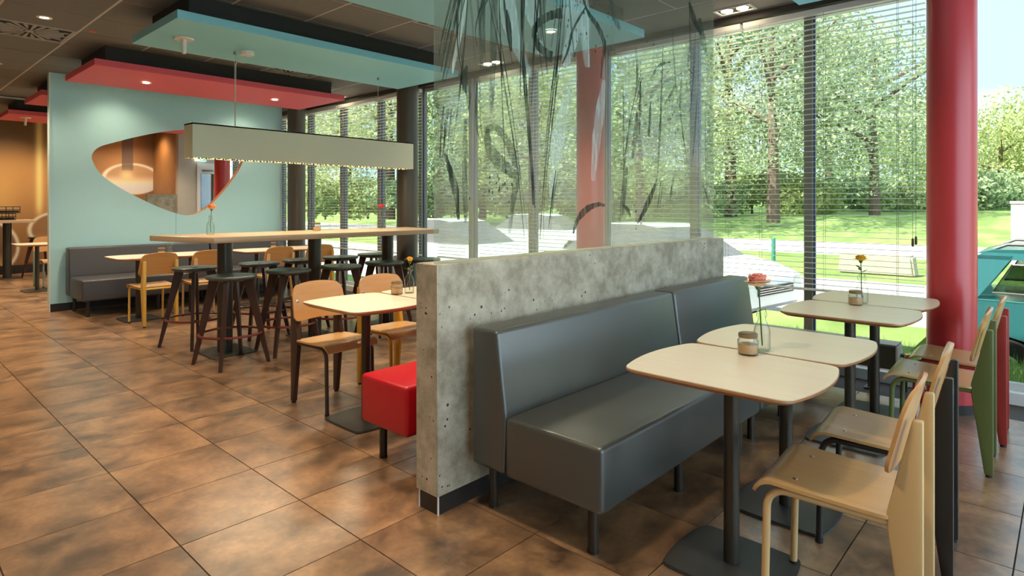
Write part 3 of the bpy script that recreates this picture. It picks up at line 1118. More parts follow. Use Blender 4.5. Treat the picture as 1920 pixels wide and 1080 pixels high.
GLY = 2.060
GX0, GXS, GX1, GZ1 = 1.743, 3.148, 4.55, 2.99
gs = thing('glass_screen', 'tall glass screen printed with dark grass and brush strokes on the concrete partition', 'glass screen', (GX0, GLY, PZ))
MB().box(0.0, GXS - GX0 - 0.002, -0.005, 0.005, 0.001, GZ1 - PZ).build('pane', 'screen_glass', gs, None)
MB().box(GXS - GX0 + 0.002, GX1 - GX0, -0.005, 0.005, 0.001, GZ1 - PZ).build('pane', 'screen_glass', gs, None)


def ribbon(mb, pts, w0, wmid, w1, y=-0.0062, sub=6):
    P = [Vector(p) for p in pts]
    if len(P) < 3:
        P.insert(1, (P[0] + P[1]) / 2)
    Q = []
    m = len(P)
    for i in range(m - 1):
        p0, p1, p2, p3 = P[max(i - 1, 0)], P[i], P[i + 1], P[min(i + 2, m - 1)]
        for j in range(sub):
            t = j / sub
            Q.append(0.5 * ((2 * p1) + (p2 - p0) * t + (2 * p0 - 5 * p1 + 4 * p2 - p3) * t * t + (3 * p1 - p0 - 3 * p2 + p3) * t ** 3))
    Q.append(P[-1])
    L, Rr = [], []
    k = len(Q)
    for i, q in enumerate(Q):
        t = (Q[min(i + 1, k - 1)] - Q[max(i - 1, 0)]).normalized()
        nrm = Vector((-t.y, t.x))
        s = i / (k - 1)
        w = (w0 + (wmid - w0) * min(1, s * 2.5) if s < 0.5 else wmid + (w1 - wmid) * (s - 0.5) * 2) / 2
        w *= 0.85 + 0.3 * rnd.random()
        L.append(q + nrm * w)
        Rr.append(q - nrm * w)
    vs = []
    for yy in (y, y + 0.0008):
        vs += [(p.x - GX0, yy, p.y - PZ) for p in L] + [(p.x - GX0, yy, p.y - PZ) for p in Rr]
    fs = []
    for i in range(k - 1):
        fs.append((i, k + i, k + i + 1, i + 1))
    mb.add(vs[:2 * k], fs)




def stroke(mat, pts, a, b_, c, y=-0.0062):
    m = MB()
    ribbon(m, pts, a, b_, c, y)
    m.build('brush_stroke', mat, gs, None)


dk = MB()
thin = [
    [(2.02, 2.9), (1.90, 2.5), (1.834, 2.279), (1.785, 2.114), (1.761, 2.011)], [(2.08, 2.9), (1.97, 2.55), (1.886, 2.292), (1.819, 2.055), (1.783, 1.906)],
    [(2.05, 2.9), (1.93, 2.5), (1.863, 2.286), (1.804, 2.074), (1.775, 1.948)], [(1.92, 2.9), (1.878, 2.29), (1.874, 2.087), (1.901, 1.957)],
    [(1.791, 1.798), (1.777, 1.698), (1.768, 1.566)], [(1.819, 1.79), (1.8, 1.678), (1.783, 1.567)],
    [(1.95, 2.9), (2.077, 2.339), (2.137, 2.138), (2.198, 1.882), (2.261, 1.619), (2.293, 1.446), (2.33, 1.196)],
    [(2.70, 2.9), (2.648, 2.48), (2.609, 2.203), (2.546, 1.861), (2.504, 1.608), (2.473, 1.372), (2.453, 1.178)],
    [(2.68, 2.9), (2.63, 2.48), (2.594, 2.203), (2.53, 1.861), (2.49, 1.608)],
    [(3.469, 2.204), (3.388, 2.034), (3.32, 1.84), (3.277, 1.651), (3.235, 1.405), (3.21, 1.207)],
    [(3.934, 2.217), (3.88, 2.149), (3.776, 2.042)], [(3.916, 1.584), (3.863, 1.445), (3.852, 1.376)], [(4.339, 1.526), (4.423, 1.434), (4.466, 1.359)],
    [(4.14, 2.9), (4.147, 2.527), (4.12, 2.36), (4.198, 2.319)], [(3.725, 1.526), (3.702, 1.409), (3.675, 1.326)], [(2.588, 1.546), (2.556, 1.399), (2.525, 1.228)],
    [(2.3, 2.9), (2.17, 2.5), (2.044, 2.331), (1.987, 2.19), (1.995, 2.099)], [(1.995, 1.937), (1.989, 1.763), (2.008, 1.673)],
    [(4.02, 2.25), (4.00, 2.08), (4.01, 1.95)], [(3.86, 2.35), (3.70, 2.30), (3.58, 2.18)], [(3.40, 2.36), (3.42, 2.2), (3.40, 2.05)],
]
for s in thin:
    stroke('print_dark', s, 0.005, 0.013, 0.004)
    s2 = [(p[0] + rnd.uniform(0.012, 0.03), p[1]) for p in s]
    stroke('print_dark', s2, 0.003, 0.006, 0.002)
for k in range(24):          # loose grass blades
    left = k < 16
    x0 = rnd.uniform(1.85, 2.75) if left else rnd.uniform(3.25, 4.45)
    zt = rnd.uniform(2.3, 2.9) if left else rnd.uniform(2.0, 2.8)
    ln = rnd.uniform(0.35, 0.9)
    b1 = rnd.uniform(-0.16, 0.12)
    pts = [(x0, zt), (x0 + b1 * 0.25, zt - ln * 0.35), (x0 + b1 * 0.6, zt - ln * 0.7), (x0 + b1, zt - ln)]
    if all((GX0 + 0.02 < p[0] < GX1 - 0.02) and abs(p[0] - GXS) > 0.02 and p[1] > PZ + 0.02 for p in pts):
        stroke('print_dark' if k % 3 else 'print_soft', pts, 0.004, rnd.uniform(0.008, 0.022), 0.003)
mid = [
    ([(1.93, 2.0), (1.915, 1.93), (1.94, 1.87), (1.942, 1.80)], 0.012, 0.05, 0.006), ([(1.797, 1.59), (1.841, 1.482), (1.865, 1.404), (1.878, 1.292)], 0.012, 0.042, 0.014),
    ([(3.46, 2.155), (3.454, 1.995), (3.448, 1.812)], 0.012, 0.026, 0.012), ([(3.594, 2.044), (3.578, 1.929), (3.562, 1.805)], 0.01, 0.026, 0.03),
    ([(3.423, 1.241), (3.515, 1.327), (3.626, 1.458), (3.675, 1.533)], 0.012, 0.05, 0.012), ([(3.249, 1.359), (3.312, 1.328), (3.341, 1.281)], 0.012, 0.03, 0.012),
    ([(2.36, 2.9), (2.317, 2.261), (2.33, 2.025), (2.361, 1.777), (2.384, 1.588), (2.404, 1.359)], 0.02, 0.03, 0.02),
    ([(2.836, 2.526), (2.896, 2.456), (2.983, 2.403), (3.049, 2.314), (3.028, 2.193), (3.013, 2.103)], 0.016, 0.042, 0.008),
    ([(2.742, 1.201), (2.784, 1.276), (2.871, 1.334), (2.983, 1.362), (3.054, 1.356)], 0.014, 0.042, 0.016),
    ([(4.14, 2.83), (4.218, 2.722), (4.339, 2.638)], 0.03, 0.07, 0.03), ([(2.20, 2.32), (2.215, 2.22), (2.232, 2.12)], 0.010, 0.045, 0.010),
    ([(2.86, 2.49), (2.742, 2.338), (2.697, 2.219), (2.642, 2.128)], 0.012, 0.02, 0.01),
    ([(2.642, 2.405), (2.546, 2.372), (2.453, 2.316), (2.408, 2.254), (2.433, 2.195), (2.494, 2.165), (2.556, 2.150)], 0.05, 0.040, 0.06),
]
for s, a, b_, c in mid:
    stroke('print_dark', s, a, b_, c)
soft = [
    ([(1.924, 1.757), (1.917, 1.507), (1.924, 1.28)], 0.02, 0.035, 0.02),
    ([(2.047, 1.711), (2.12, 1.735), (2.198, 1.676), (2.252, 1.594), (2.274, 1.502), (2.249, 1.396), (2.23, 1.298), (2.22, 1.219)], 0.03, 0.055, 0.02),
    ([(2.061, 1.72), (2.077, 1.631), (2.137, 1.575), (2.216, 1.53), (2.271, 1.502)], 0.03, 0.08, 0.03),
    ([(2.11, 2.9), (2.11, 2.3), (2.10, 2.0), (2.09, 1.80)], 0.05, 0.045, 0.02), ([(2.04, 2.45), (2.03, 2.2), (2.025, 2.0)], 0.02, 0.04, 0.02),
    ([(2.50, 2.6), (2.47, 2.35), (2.46, 2.22)], 0.03, 0.05, 0.02), ([(3.30, 1.60), (3.27, 1.45), (3.25, 1.3)], 0.02, 0.05, 0.02),
    ([(4.30, 2.75), (4.36, 2.60), (4.42, 2.52)], 0.06, 0.10, 0.04), ([(3.42, 1.95), (3.40, 1.80), (3.36, 1.65)], 0.02, 0.06, 0.02),
    ([(3.10, 2.62), (3.16, 2.50), (3.22, 2.44)], 0.03, 0.06, 0.03),
]
for s, a, b_, c in soft:
    stroke('print_soft', s, a, b_, c, -0.0066)
light = [
    ([(2.15, 2.9), (2.20, 2.40), (2.25, 2.20), (2.38, 2.02)], 0.10, 0.12, 0.03), ([(2.25, 2.9), (2.32, 2.5), (2.42, 2.3), (2.45, 2.15)], 0.10, 0.12, 0.03),
    ([(2.66, 2.6), (2.74, 2.35), (2.66, 2.12)], 0.10, 0.14, 0.05), ([(2.80, 2.7), (2.84, 2.4), (2.88, 2.15)], 0.10, 0.12, 0.04), ([(1.98, 2.6), (1.90, 2.2), (1.84, 1.95)], 0.02, 0.035, 0.01),
    ([(2.70, 2.0), (2.60, 1.7), (2.55, 1.4)], 0.05, 0.10, 0.03), ([(3.05, 2.1), (2.98, 1.8), (2.93, 1.5)], 0.03, 0.09, 0.03),
]
for s, a, b_, c in light:
    stroke('print_light', s, a, b_, c, -0.0058)
for k in range(150):     # spatter
    cx, cz, sp = rnd.choice(((2.85, 2.40, 0.12), (2.15, 1.45, 0.08), (3.85, 1.95, 0.09), (3.70, 2.30, 0.10), (2.70, 2.45, 0.10), (3.44, 1.27, 0.07), (4.1, 2.2, 0.06)))
    x, z, r = rnd.gauss(cx, sp), rnd.gauss(cz, sp), rnd.uniform(0.002, 0.008)
    if not (GX0 + 0.02 < x < GX1 - 0.02) or abs(x - GXS) < 0.02:
        continue
    dk.add([(x - GX0 + r * math.cos(a), -0.0062, z - PZ + 1.4 * r * math.sin(a)) for a in [q * math.pi / 3 for q in range(6)]], [tuple(range(6))])
sp_ = dk.build('spatter', 'print_dark', gs, None)
sp_['kind'] = 'stuff'

# ================================================================== BENCHES


def bench(x0, x1, yb, yf, leather, label, group, seams=(), leg_xs=None, back_top=0.815, inset=0.0):
    """upholstered bench, back at yb, seat front at yf"""
    s = 1 if yf > yb else -1
    t = thing('upholstered_bench', label, 'bench', (x0, yb, 0), 0, group)
    L = x1 - x0
    d = abs(yf - yb)

    def P(pts):
        return [(s * p[0], p[1]) for p in pts]
    bp = P([(0.0, 0.205), (0.195, 0.205), (0.205, 0.46), (0.155, back_top), (0.0, back_top)])
    if s < 0:
        bp = bp[::-1]
    MB().bprism(bp, inset, L, 'x', 0.018, 3).build('backrest', leather, t)
    ya, yb2 = sorted((s * 0.196, s * d))
    MB().bbox(0.004, L - 0.004, ya, yb2, 0.195, 0.452, 0.022, 4).build('seat', leather, t)
    for sx in seams:
        sm_ = MB()
        sm_.box(sx - x0 - 0.0012, sx - x0 + 0.0012, min(s * d, s * (d + 0.0008)), max(s * d, s * (d + 0.0008)), 0.23, 0.43)
        sm_.build('seam', 'rubber', t, None)
    for lx in (leg_xs or (0.085, L / 2, L - 0.075)):
        for dy in (0.055, d - 0.095):
            MB().lathe([(0.021, 0.006), (0.021, 0.21)], 14, Matrix.Translation((lx, s * dy, 0))).lathe([(0.023, 0.0), (0.023, 0.008)], 14, Matrix.Translation((lx, s * dy, 0))).build('leg', 'leg_metal', t)
    return t


G_B = 'upholstered benches'
bench(1.895, 3.47, 1.985, 1.29, 'leather_dark', 'dark grey leather bench in front of the concrete partition, nearest the viewer', G_B)
bench(3.485, 4.66, 1.985, 1.29, 'leather_dark', 'dark grey leather bench in front of the concrete partition, nearer the window', G_B)
bench(1.875, 3.45, 2.24, 2.835, 'leather_red', 'red leather bench behind the concrete partition', G_B, inset=0.10)
bench(1.90, 3.61, 9.505, 8.71, 'leather_brown', 'long dark bench along the left half of the teal wall', G_B)
bench(3.63, 4.80, 9.505, 8.71, 'leather_brown', 'dark bench along the right half of the teal wall', G_B)

# ================================================================== TABLES
TZ = 0.745


def table_outline(hx, hy, bow, r, grow=0.0):
    """plate with bowed short ends, nearly straight long sides and softly rounded corners"""
    hx += grow
    hy += grow
    yc = hy - bow
    sb = 0.006
    end = lambda x: hy - bow * (x / hx) ** 2
    side = lambda y: hx - sb * (y / yc) ** 2
    xa, ya = hx - sb - r, yc - r
    q = []                                    # first quadrant, from the +x side to the +y end
    for k in range(4):
        y = ya * k / 3
        q.append((side(y), y))
    p0, p1, p2 = Vector(q[-1]), Vector((hx - sb, yc + 0.004)), Vector((xa, end(xa)))
    for k in range(1, 6):
        t = k / 6
        q.append(tuple(p0 * (1 - t) ** 2 + p1 * 2 * t * (1 - t) + p2 * t * t))
    for k in range(6):
        x = xa * (1 - k / 5)
        q.append((x, end(x)))
    out = q + [(-x, y) for x, y in reversed(q[:-1])] + [(-x, -y) for x, y in q[1:]] + [(x, -y) for x, y in reversed(q[1:-1])]
    return out


OT = table_outline(0.290, 0.345, 0.05, 0.045)
OB = table_outline(0.290, 0.345, 0.05, 0.045, grow=-0.022)
OU = table_outline(0.290, 0.345, 0.05, 0.045, grow=-0.0015)
BPT = table_outline(0.195, 0.215, 0.025, 0.03)
top_me = MB().prism(OU, TZ - 0.0035, TZ, 'z').mesh('table_surface', 'table_wood', 30)
edge_me = MB().prism(OB, TZ - 0.026, TZ - 0.011, 'z', None, OT).prism(OT, TZ - 0.011, TZ - 0.0034, 'z').mesh('table_edge', 'table_edge', 30)
pole_me = MB().lathe([(0.029, 0.012), (0.029, TZ - 0.03)], 20).mesh('pole', 'pole_metal')
plate_me = MB().prism(BPT, 0.0, 0.008, 'z').prism(table_outline(0.195, 0.215, 0.025, 0.03, grow=-0.004), 0.0, 0.0115, 'z').mesh('base_plate', 'plate_metal', 30)
spider_me = MB().box(-0.18, 0.18, -0.02, 0.02, TZ - 0.034, TZ - 0.026).box(-0.02, 0.02, -0.22, 0.22, TZ - 0.034, TZ - 0.026).mesh('support_bracket', 'pole_metal', None)


def table(cx, cy, label, group='small cafe tables'):
    t = thing('cafe_table', label, 'table', (cx, cy, 0), 0, group)
    for nm, me in (('table_top', top_me), ('table_edge', edge_me), ('pole', pole_me), ('base_plate', plate_me), ('support_bracket', spider_me)):
        inst(nm, me, t)
    return t


table(2.272, 0.955, 'beige wooden table nearest the viewer in front of the dark bench')
table(2.868, 0.955, 'beige wooden table carrying the pink flower bottle, second from the viewer')
table(3.945, 0.955, 'beige wooden table carrying the yellow flower in front of the window')
table(4.540, 0.955, 'pale wooden table closest to the window beside the red column')
table(2.235, 3.31, 'wooden table in front of the red bench, corner toward the aisle')
table(2.83, 3.31, 'wooden table in front of the red bench, mostly hidden by the concrete partition')
table(2.36, 8.22, 'wooden table at the left end of the teal wall bench')
table(2.955, 8.22, 'wooden table second from the left at the teal wall bench')
table(3.80, 8.22, 'wooden table third from the left at the teal wall bench')
table(4.395, 8.22, 'wooden table at the right end of the teal wall bench')
table(2.05, 12.1, 'small wooden table behind the teal wall at the far left')

# ---- long high table
BZ = 1.08
ht = thing('high_table', 'long high wooden bar table on thick dark poles', 'table', (3.3, 5.79, 0))
oy0, oy1 = 5.38 - 5.79, 6.22 - 5.79
out_t = [(2.115 - 3.3, oy0), (4.62 - 3.3, oy0), (4.80 - 3.3, oy1), (1.875 - 3.3, oy1)]
MB().bprism(out_t, BZ - 0.050, BZ, 'z', 0.004, 1).build('table_top', 'bar_wood', ht)
for px in (2.375, 3.285, 4.20):
    dx = px - 3.3
    MB().lathe([(0.066, 0.012), (0.066, BZ - 0.0505)], 28, Matrix.Translation((dx, 0, 0))).build('pole', 'pole_metal', ht)
    MB().bbox(dx - 0.20, dx + 0.20, -0.23, 0.23, 0.0, 0.012, 0.003, 1).build('base_plate', 'plate_metal', ht)

ht2 = thing('high_table', 'dark-legged high bar table before the mural at the far left edge', 'table', (1.6, 14.55, 0))
MB().bbox(-1.0, 0.78, -0.38, 0.36, BZ - 0.05, BZ, 0.004, 1).build('table_top', 'bar_wood', ht2)
for dx in (0.42, -0.55):
    MB().lathe([(0.066, 0.012), (0.066, BZ - 0.0505)], 20, Matrix.Translation((dx, 0, 0))).build('pole', 'pole_metal', ht2)
    MB().bbox(dx - 0.2, dx + 0.2, -0.23, 0.23, 0.0, 0.012, 0.003, 1).build('base_plate', 'plate_metal', ht2)

# pile of black holders on the far high table
for k, (dx, dz, rz) in enumerate(((-0.02, 0.0, 0.1), (0.06, 0.125, -0.15), (-0.40, 0.0, -0.1))):
    t = thing('black_rack', ('lower black wire holder in the pile on the far high table', 'upper black wire holder in the pile on the far high table', 'black wire holder at the frame edge on the far high table')[k], 'holder', (1.98 + dx, 14.45, BZ + dz), rz, 'black holders on the far high table')
    m = MB()
    for z in (0.006, 0.065, 0.118):
        m.tube([(-0.15, -0.09, z), (0.15, -0.09, z), (0.16, 0.0, z), (0.15, 0.09, z), (-0.15, 0.09, z), (-0.16, 0, z)], 0.0055, 6, True)
    m.build('hoops', 'black_gloss', t)
    m = MB()
    for x in (-0.15, -0.05, 0.05, 0.15):
        for y in (-0.09, 0.09):
            m.tube([(x, y, 0.004), (x, y, 0.12)], 0.005, 6)
    m.build('uprights', 'black_gloss', t)
    MB().bbox(-0.14, 0.14, -0.08, 0.08, 0.012, 0.05, 0.01, 2).build('tray', 'black_gloss', t)

# ================================================================== CHAIRS
# plywood seat (front +y) with waterfall front edge, curved backrest, folded sheet rear legs


def seat_fn(u, v):
    x = (v - 0.5) * 2
    L = 0.42
    s = u * L                     # arc from rear to front
    if s < 0.34:
        y = -0.190 + s
        z = 0.436 + 0.014 * (s / 0.34) ** 1.5
    else:
        a = (s - 0.34) / 0.08 * R(72)
        r = 0.0637
        y = -0.190 + 0.34 + r * math.sin(a)
        z = 0.450 - r * (1 - math.cos(a))
    w = 0.202 - 0.012 * (1 - u) - (0.014 * ((u - 0.9) / 0.1) ** 2 if u > 0.9 else 0) - (0.02 * ((0.06 - u) / 0.06) ** 2 if u < 0.06 else 0)
    z -= 0.008 * (1 - x * x) * math.sin(math.pi * min(1, u * 1.15))
    return (x * w, y, z)


def back_fn(u, v):
    x = (v - 0.5) * 2
    z0 = 0.565
    h = 0.258
    ax = abs(x)
    top = h - 0.030 * ax ** 2.2 - (0.045 * ((ax - 0.8) / 0.2) ** 2 if ax > 0.8 else 0)
    bot = 0.010 * (1 - ax) + (0.03 * ((ax - 0.85) / 0.15) ** 2 if ax > 0.85 else 0)
    zz = bot + (top - bot) * u
    w = 0.207 - 0.010 * u
    y = -0.168 - 0.062 * (zz / h) - 0.020 * (1 - x * x)
    return (x * w, y, z0 + zz)


seat_me = MB().sheet(seat_fn, 22, 12, 0.011).mesh('seat', 'seat_wood', 50)
back_me = MB().sheet(back_fn, 10, 22, 0.011).mesh('backrest', 'chair_wood', 50)
leg_prof = [(-0.262, 0.012), (-0.226, 0.012), (-0.172, 0.415), (-0.172, 0.455), (-0.236, 0.735), (-0.262, 0.735)]


def rear_leg_mb(sx):
    x = sx * 0.168
    m = MB()
    m.bprism(leg_prof, x - 0.016, x + 0.016, 'x', 0.005, 2)
    return m


def front_leg_mb(sx):
    x = sx * 0.178
    pts = [(x, 0.178, 0.01), (x, 0.170, 0.36)]
    for k in range(1, 7):
        a = k / 6 * R(88)
        pts.append((x, 0.170 - 0.06 * (1 - math.cos(a)), 0.36 + 0.066 * math.sin(a)))
    pts += [(x, 0.0, 0.424), (x * 0.944, -0.20, 0.417)]
    return MB().tube(pts, 0.0125, 10)


CH = {}


def chair_meshes(mat):
    if mat not in CH:
        CH[mat] = ([rear_leg_mb(s).mesh('rear_leg', mat) for s in (-1, 1)], [front_leg_mb(s).mesh('front_leg', mat) for s in (-1, 1)],
                   MB().tube([(-0.165, -0.19, 0.415), (0.165, -0.19, 0.415)], 0.011, 8).tube([(-0.178, 0.06, 0.422), (0.178, 0.06, 0.422)], 0.010, 8).mesh('crossbar', mat))
    return CH[mat]


foot_me = MB().lathe([(0.015, 0.0), (0.015, 0.018)], 10).mesh('foot', 'rubber')
screw_me = MB().lathe([(0.001, 0.0025), (0.006, 0.002), (0.009, 0.0)], 10).mesh('screw', 'screw')


def chair(x, y, rz, mat, label, group='plywood chairs with painted steel legs'):
    t = thing('plywood_chair', label, 'chair', (x, y, 0), rz, group)
    inst('seat', seat_me, t)
    inst('backrest', back_me, t)
    rl, fl, cb = chair_meshes(mat)
    for s in (0, 1):
        a = inst('rear_leg', rl[s], t)
        b_ = inst('front_leg', fl[s], t)
        sx = -1 if s == 0 else 1
        inst('foot', foot_me, a, (sx * 0.168, -0.244, 0))
        inst('foot', foot_me, b_, (sx * 0.178, 0.178, 0))
        inst('screw', screw_me, t, (sx * 0.115, 0.10, 0.449))
        q = inst('screw', screw_me, t, (sx * 0.165, -0.196, 0.70))
        q.rotation_euler = (R(-76), 0, 0)
        q.location = (sx * 0.165, -0.1985, 0.70)
    inst('crossbar', cb, t)
    return t


PI = math.pi
chair(2.255, 0.590, R(3.5), 'paint_cream', 'plywood chair with cream legs at the front right')
chair(2.845, 0.590, R(4), 'paint_black', 'plywood chair with black legs, second in the right row')
chair(4.02, 0.560, R(2), 'paint_green', 'plywood chair with olive green legs in the right row')
chair(4.56, 0.540, R(2), 'paint_red', 'plywood chair with red legs closest to the window')
chair(2.262, 3.715, PI + R(2), 'paint_brown', 'plywood chair with dark brown legs facing the red bench')
chair(2.80, 3.74, PI - R(1), 'paint_mustard', 'plywood chair with mustard legs behind the table by the red bench')
chair(2.385, 7.815, R(3), 'paint_yellow', 'plywood chair with yellow legs, leftmost at the teal wall tables')
chair(2.95, 7.815, R(-2), 'paint_cream', 'plywood chair second from the left at the teal wall tables')
chair(3.80, 7.80, R(2), 'paint_cream', 'plywood chair third from the left at the teal wall tables')
chair(4.385, 7.78, R(-3), 'paint_yellow', 'plywood chair at the right end of the teal wall tables')
chair(2.34, 12.62, PI + R(8), 'paint_mint', 'plywood chair with mint legs behind the teal wall at the far left')

# ================================================================== STOOLS
SZ = 0.755
st_seat = MB().lathe([(0.001, SZ - 0.030), (0.185, SZ - 0.030), (0.202, SZ - 0.022), (0.205, SZ - 0.008), (0.198, SZ), (0.12, SZ - 0.004), (0.026, SZ - 0.006), (0.022, SZ - 0.016), (0.001, SZ - 0.016)], 36, closed=False).mesh('seat', 'stool_seat', 60)
lg = MB()
# slab leg in the x-z plane, wide at the top, tapering to the floor
poly = [(0.292, 0.0), (0.318, 0.0), (0.176, SZ - 0.03), (0.092, SZ - 0.03), (0.165, 0.48)]
t_ = MB().prism([(p[0], p[1]) for p in poly], -0.014, 0.014, 'x')
lg.add([(p[1], p[0], p[2]) for p in t_.v], [tuple(reversed(q)) for q in t_.f])
st_leg = lg.mesh('leg', 'stool_leg', 30)
st_ring = MB().ring(0, 0, 0.262, 0.252, 0.0105, 40, 8).mesh('foot_ring', 'stool_ring')
st_under = MB().lathe([(0.10, SZ - 0.05), (0.165, SZ - 0.0295)], 20).mesh('hub', 'stool_leg')


def stool(x, y, rz, label, group='dark bar stools'):
    t = thing('bar_stool', label, 'stool', (x, y, 0), rz, group)
    inst('seat', st_seat, t)
    inst('hub', st_under, t)
    for k in range(4):
        inst('leg', st_leg, t, (0, 0, 0), R(45 + 90 * k))
    inst('foot_ring', st_ring, t)
    return t


ordn = ['first', 'second', 'third', 'fourth', 'fifth']
for k, (x, y, a) in enumerate(((2.24, 5.33, 7), (2.80, 5.41, -4), (3.35, 5.40, 3), (3.89, 5.42, 1), (4.40, 5.41, -3))):
    stool(x, y, R(a), 'dark bar stool, near side of the high table, %s from the aisle' % ordn[k])
for k, (x, y, a) in enumerate(((2.30, 6.30, 20), (2.93, 6.28, 2), (3.43, 6.33, -2), (3.93, 6.34, 2), (4.44, 6.40, -2))):
    stool(x, y, R(a), 'dark bar stool, far side of the high table, %s from the aisle' % ordn[k])
stool(2.50, 14.35, R(20), 'dark bar stool before the mural at the far left')

# ================================================================== TABLE DECORATIONS
bottle_me = MB().lathe([(0.001, 0.004), (0.030, 0.002), (0.034, 0.010), (0.034, 0.075), (0.030, 0.098), (0.016, 0.130), (0.0135, 0.150), (0.0135, 0.168), (0.017, 0.172), (0.017, 0.180), (0.013, 0.180)], 18, closed=False).mesh('bottle', 'bottle_glass', 50)
clip_me = MB().tube([(0.017, 0, 0.135), (0.030, 0.004, 0.150), (0.026, 0.006, 0.172), (0.016, 0.002, 0.176)], 0.0014, 5).tube([(-0.017, 0, 0.135), (-0.028, -0.004, 0.15), (-0.022, -0.006, 0.17), (-0.016, 0, 0.176)], 0.0014, 5).mesh('wire_clip', 'screw')


def flower(t, kind, h, lean, rot):
    top = Vector((lean * math.cos(rot), lean * math.sin(rot), h))
    MB().tube([(0.004, 0, 0.02), (0.0, 0.004, 0.10), tuple(top * 0.62 + Vector((0, 0, 0.05))), tuple(top)], 0.0028, 6).build('stem', 'stem', t)
    M = Matrix.Translation(top) @ Matrix.Rotation(lean * 2.5, 4, Vector((-math.sin(rot), math.cos(rot), 0)))
    rows, R0, mats = {'pink': (((0.056, 28, 14, 0.0), (0.056, 48, 13, 0.004), (0.052, 66, 11, 0.006), (0.045, 82, 8, 0.008)), 0, ('petal_pale', 'petal_pink', 'petal_pink', 'petal_pink')),
                      'yellow': (((0.040, 24, 14, 0.0), (0.038, 46, 12, 0.004), (0.032, 66, 10, 0.008), (0.024, 82, 7, 0.01)), 0, ('petal_yellow',) * 4),
                      'rose_y': (((0.034, 62, 7, 0.0), (0.032, 78, 5, 0.004)), 0, ('petal_yellow',) * 2),
                      'peach': (((0.054, 45, 10, 0.0), (0.048, 68, 8, 0.006)), 0, ('petal_peach', 'petal_peach')),
                      'rose': (((0.056, 44, 10, 0.0), (0.050, 64, 8, 0.006), (0.038, 82, 6, 0.01)), 0, ('petal_rose',) * 3)}[kind]
    for ri, (ln, el, nn, dz) in enumerate(rows):
        for k in range(nn):
            a = 2 * math.pi * (k + 0.5 * (ri % 2)) / nn
            e = R(el + rnd.uniform(-9, 9))

            def fn(u, v, ln=ln, e=e):
                s = u * ln
                w = 0.020 * math.sin(math.pi * (0.12 + 0.8 * u)) * (v - 0.5) * 2 * (ln / 0.045)
                up = e + 0.5 * u
                return (0.004 + s * math.cos(e) , w, dz + s * math.sin(e) + 0.2 * abs(w) + 0.004 * math.sin(3 * u))
            MB().sheet(fn, 4, 3, 0.0012, M @ Matrix.Rotation(a, 4, 'Z')).build('petal', mats[ri], t)
    MB().lathe([(0.001, -0.014), (0.008, -0.010), (0.012, 0.002), (0.004, 0.012)], 10, M).build('calyx', 'leaf_flower', t)
    if kind in ('yellow', 'rose', 'rose_y'):
        for k in range(3):
            a = rot + k * 2.1
            LM = Matrix.Translation((top.x * 0.9, top.y * 0.9, h - 0.045 - 0.012 * k)) @ Matrix.Rotation(a, 4, 'Z')
            MB().sheet(lambda u, v: (0.003 + 0.036 * u, 0.022 * math.sin(math.pi * (0.08 + 0.9 * u)) * (v - 0.5), 0.018 * u), 4, 2, 0.001, LM).build('leaf', 'leaf_flower', t)


def vase(x, y, z, kind, h, lean, rot, label):
    t = thing('flower_bottle', label, 'vase', (x, y, z + 0.0005), 0, 'glass bottles with a single flower')
    inst('bottle', bottle_me, t)
    inst('wire_clip', clip_me, t, (0, 0, 0), rot)
    if kind:
        flower(t, kind, h, lean, rot)


jar_me = MB().lathe([(0.001, 0.004), (0.036, 0.001), (0.041, 0.007), (0.041, 0.058), (0.034, 0.068), (0.034, 0.076)], 22, closed=False).mesh('jar', 'bottle_glass', 50)
wax_me = MB().lathe([(0.037, 0.007), (0.037, 0.044)], 20).mesh('filling', 'wax')
lid_me = MB().lathe([(0.037, 0.0705), (0.038, 0.072), (0.038, 0.086), (0.034, 0.089)], 22).mesh('lid', 'lid')


def jar(x, y, z, label, lid=True):
    t = thing('glass_jar', label, 'jar', (x, y, z + 0.0005), 0, 'small sugar jars')
    inst('jar', jar_me, t)
    inst('filling', wax_me, t)
    inst('lid', lid_me, t)


jar(2.508, 0.985, TZ, 'small lidded glass jar on the nearest table beside the pink flower')
vase(2.615, 0.968, TZ, 'pink', 0.268, 0.020, 2.6, 'glass bottle holding a large pink flower near the front tables')
jar(4.195, 0.985, TZ, 'small lidded glass jar on the window table beside the yellow flower')
vase(4.285, 0.970, TZ, 'yellow', 0.262, 0.01, 1.0, 'glass bottle holding a yellow marigold on the window table')
jar(2.565, 3.43, TZ, 'small lidded glass jar on the table by the red bench')
vase(2.655, 3.41, TZ, 'rose_y', 0.215, 0.012, 0.5, 'glass bottle holding a yellow rose on the table by the red bench')
vase(2.30, 5.93, BZ, 'peach', 0.235, 0.015, 0.5, 'glass bottle holding a peach rose at the left end of the high table')
jar(3.40, 5.95, BZ, 'small lidded glass jar in the middle of the high table')
vase(4.26, 5.98, BZ, 'rose', 0.235, 0.012, 2.0, 'glass bottle holding a dark pink rose at the right end of the high table')
jar(2.625, 8.27, TZ, 'small lidded glass jar on the left tables by the teal wall')
vase(2.72, 8.27, TZ, None, 0, 0, 0, 'empty glass bottle on the left tables by the teal wall')
jar(4.06, 8.27, TZ, 'small lidded glass jar on the right tables by the teal wall')
vase(4.16, 8.27, TZ, None, 0, 0, 0, 'empty glass bottle on the right tables by the teal wall')

# ================================================================== VENETIAN BLINDS
BX = 5.355
ZT, ZB, PITCH = 2.945, 0.64, 0.0435
NSL = int((ZT - 0.06 - ZB) / PITCH)


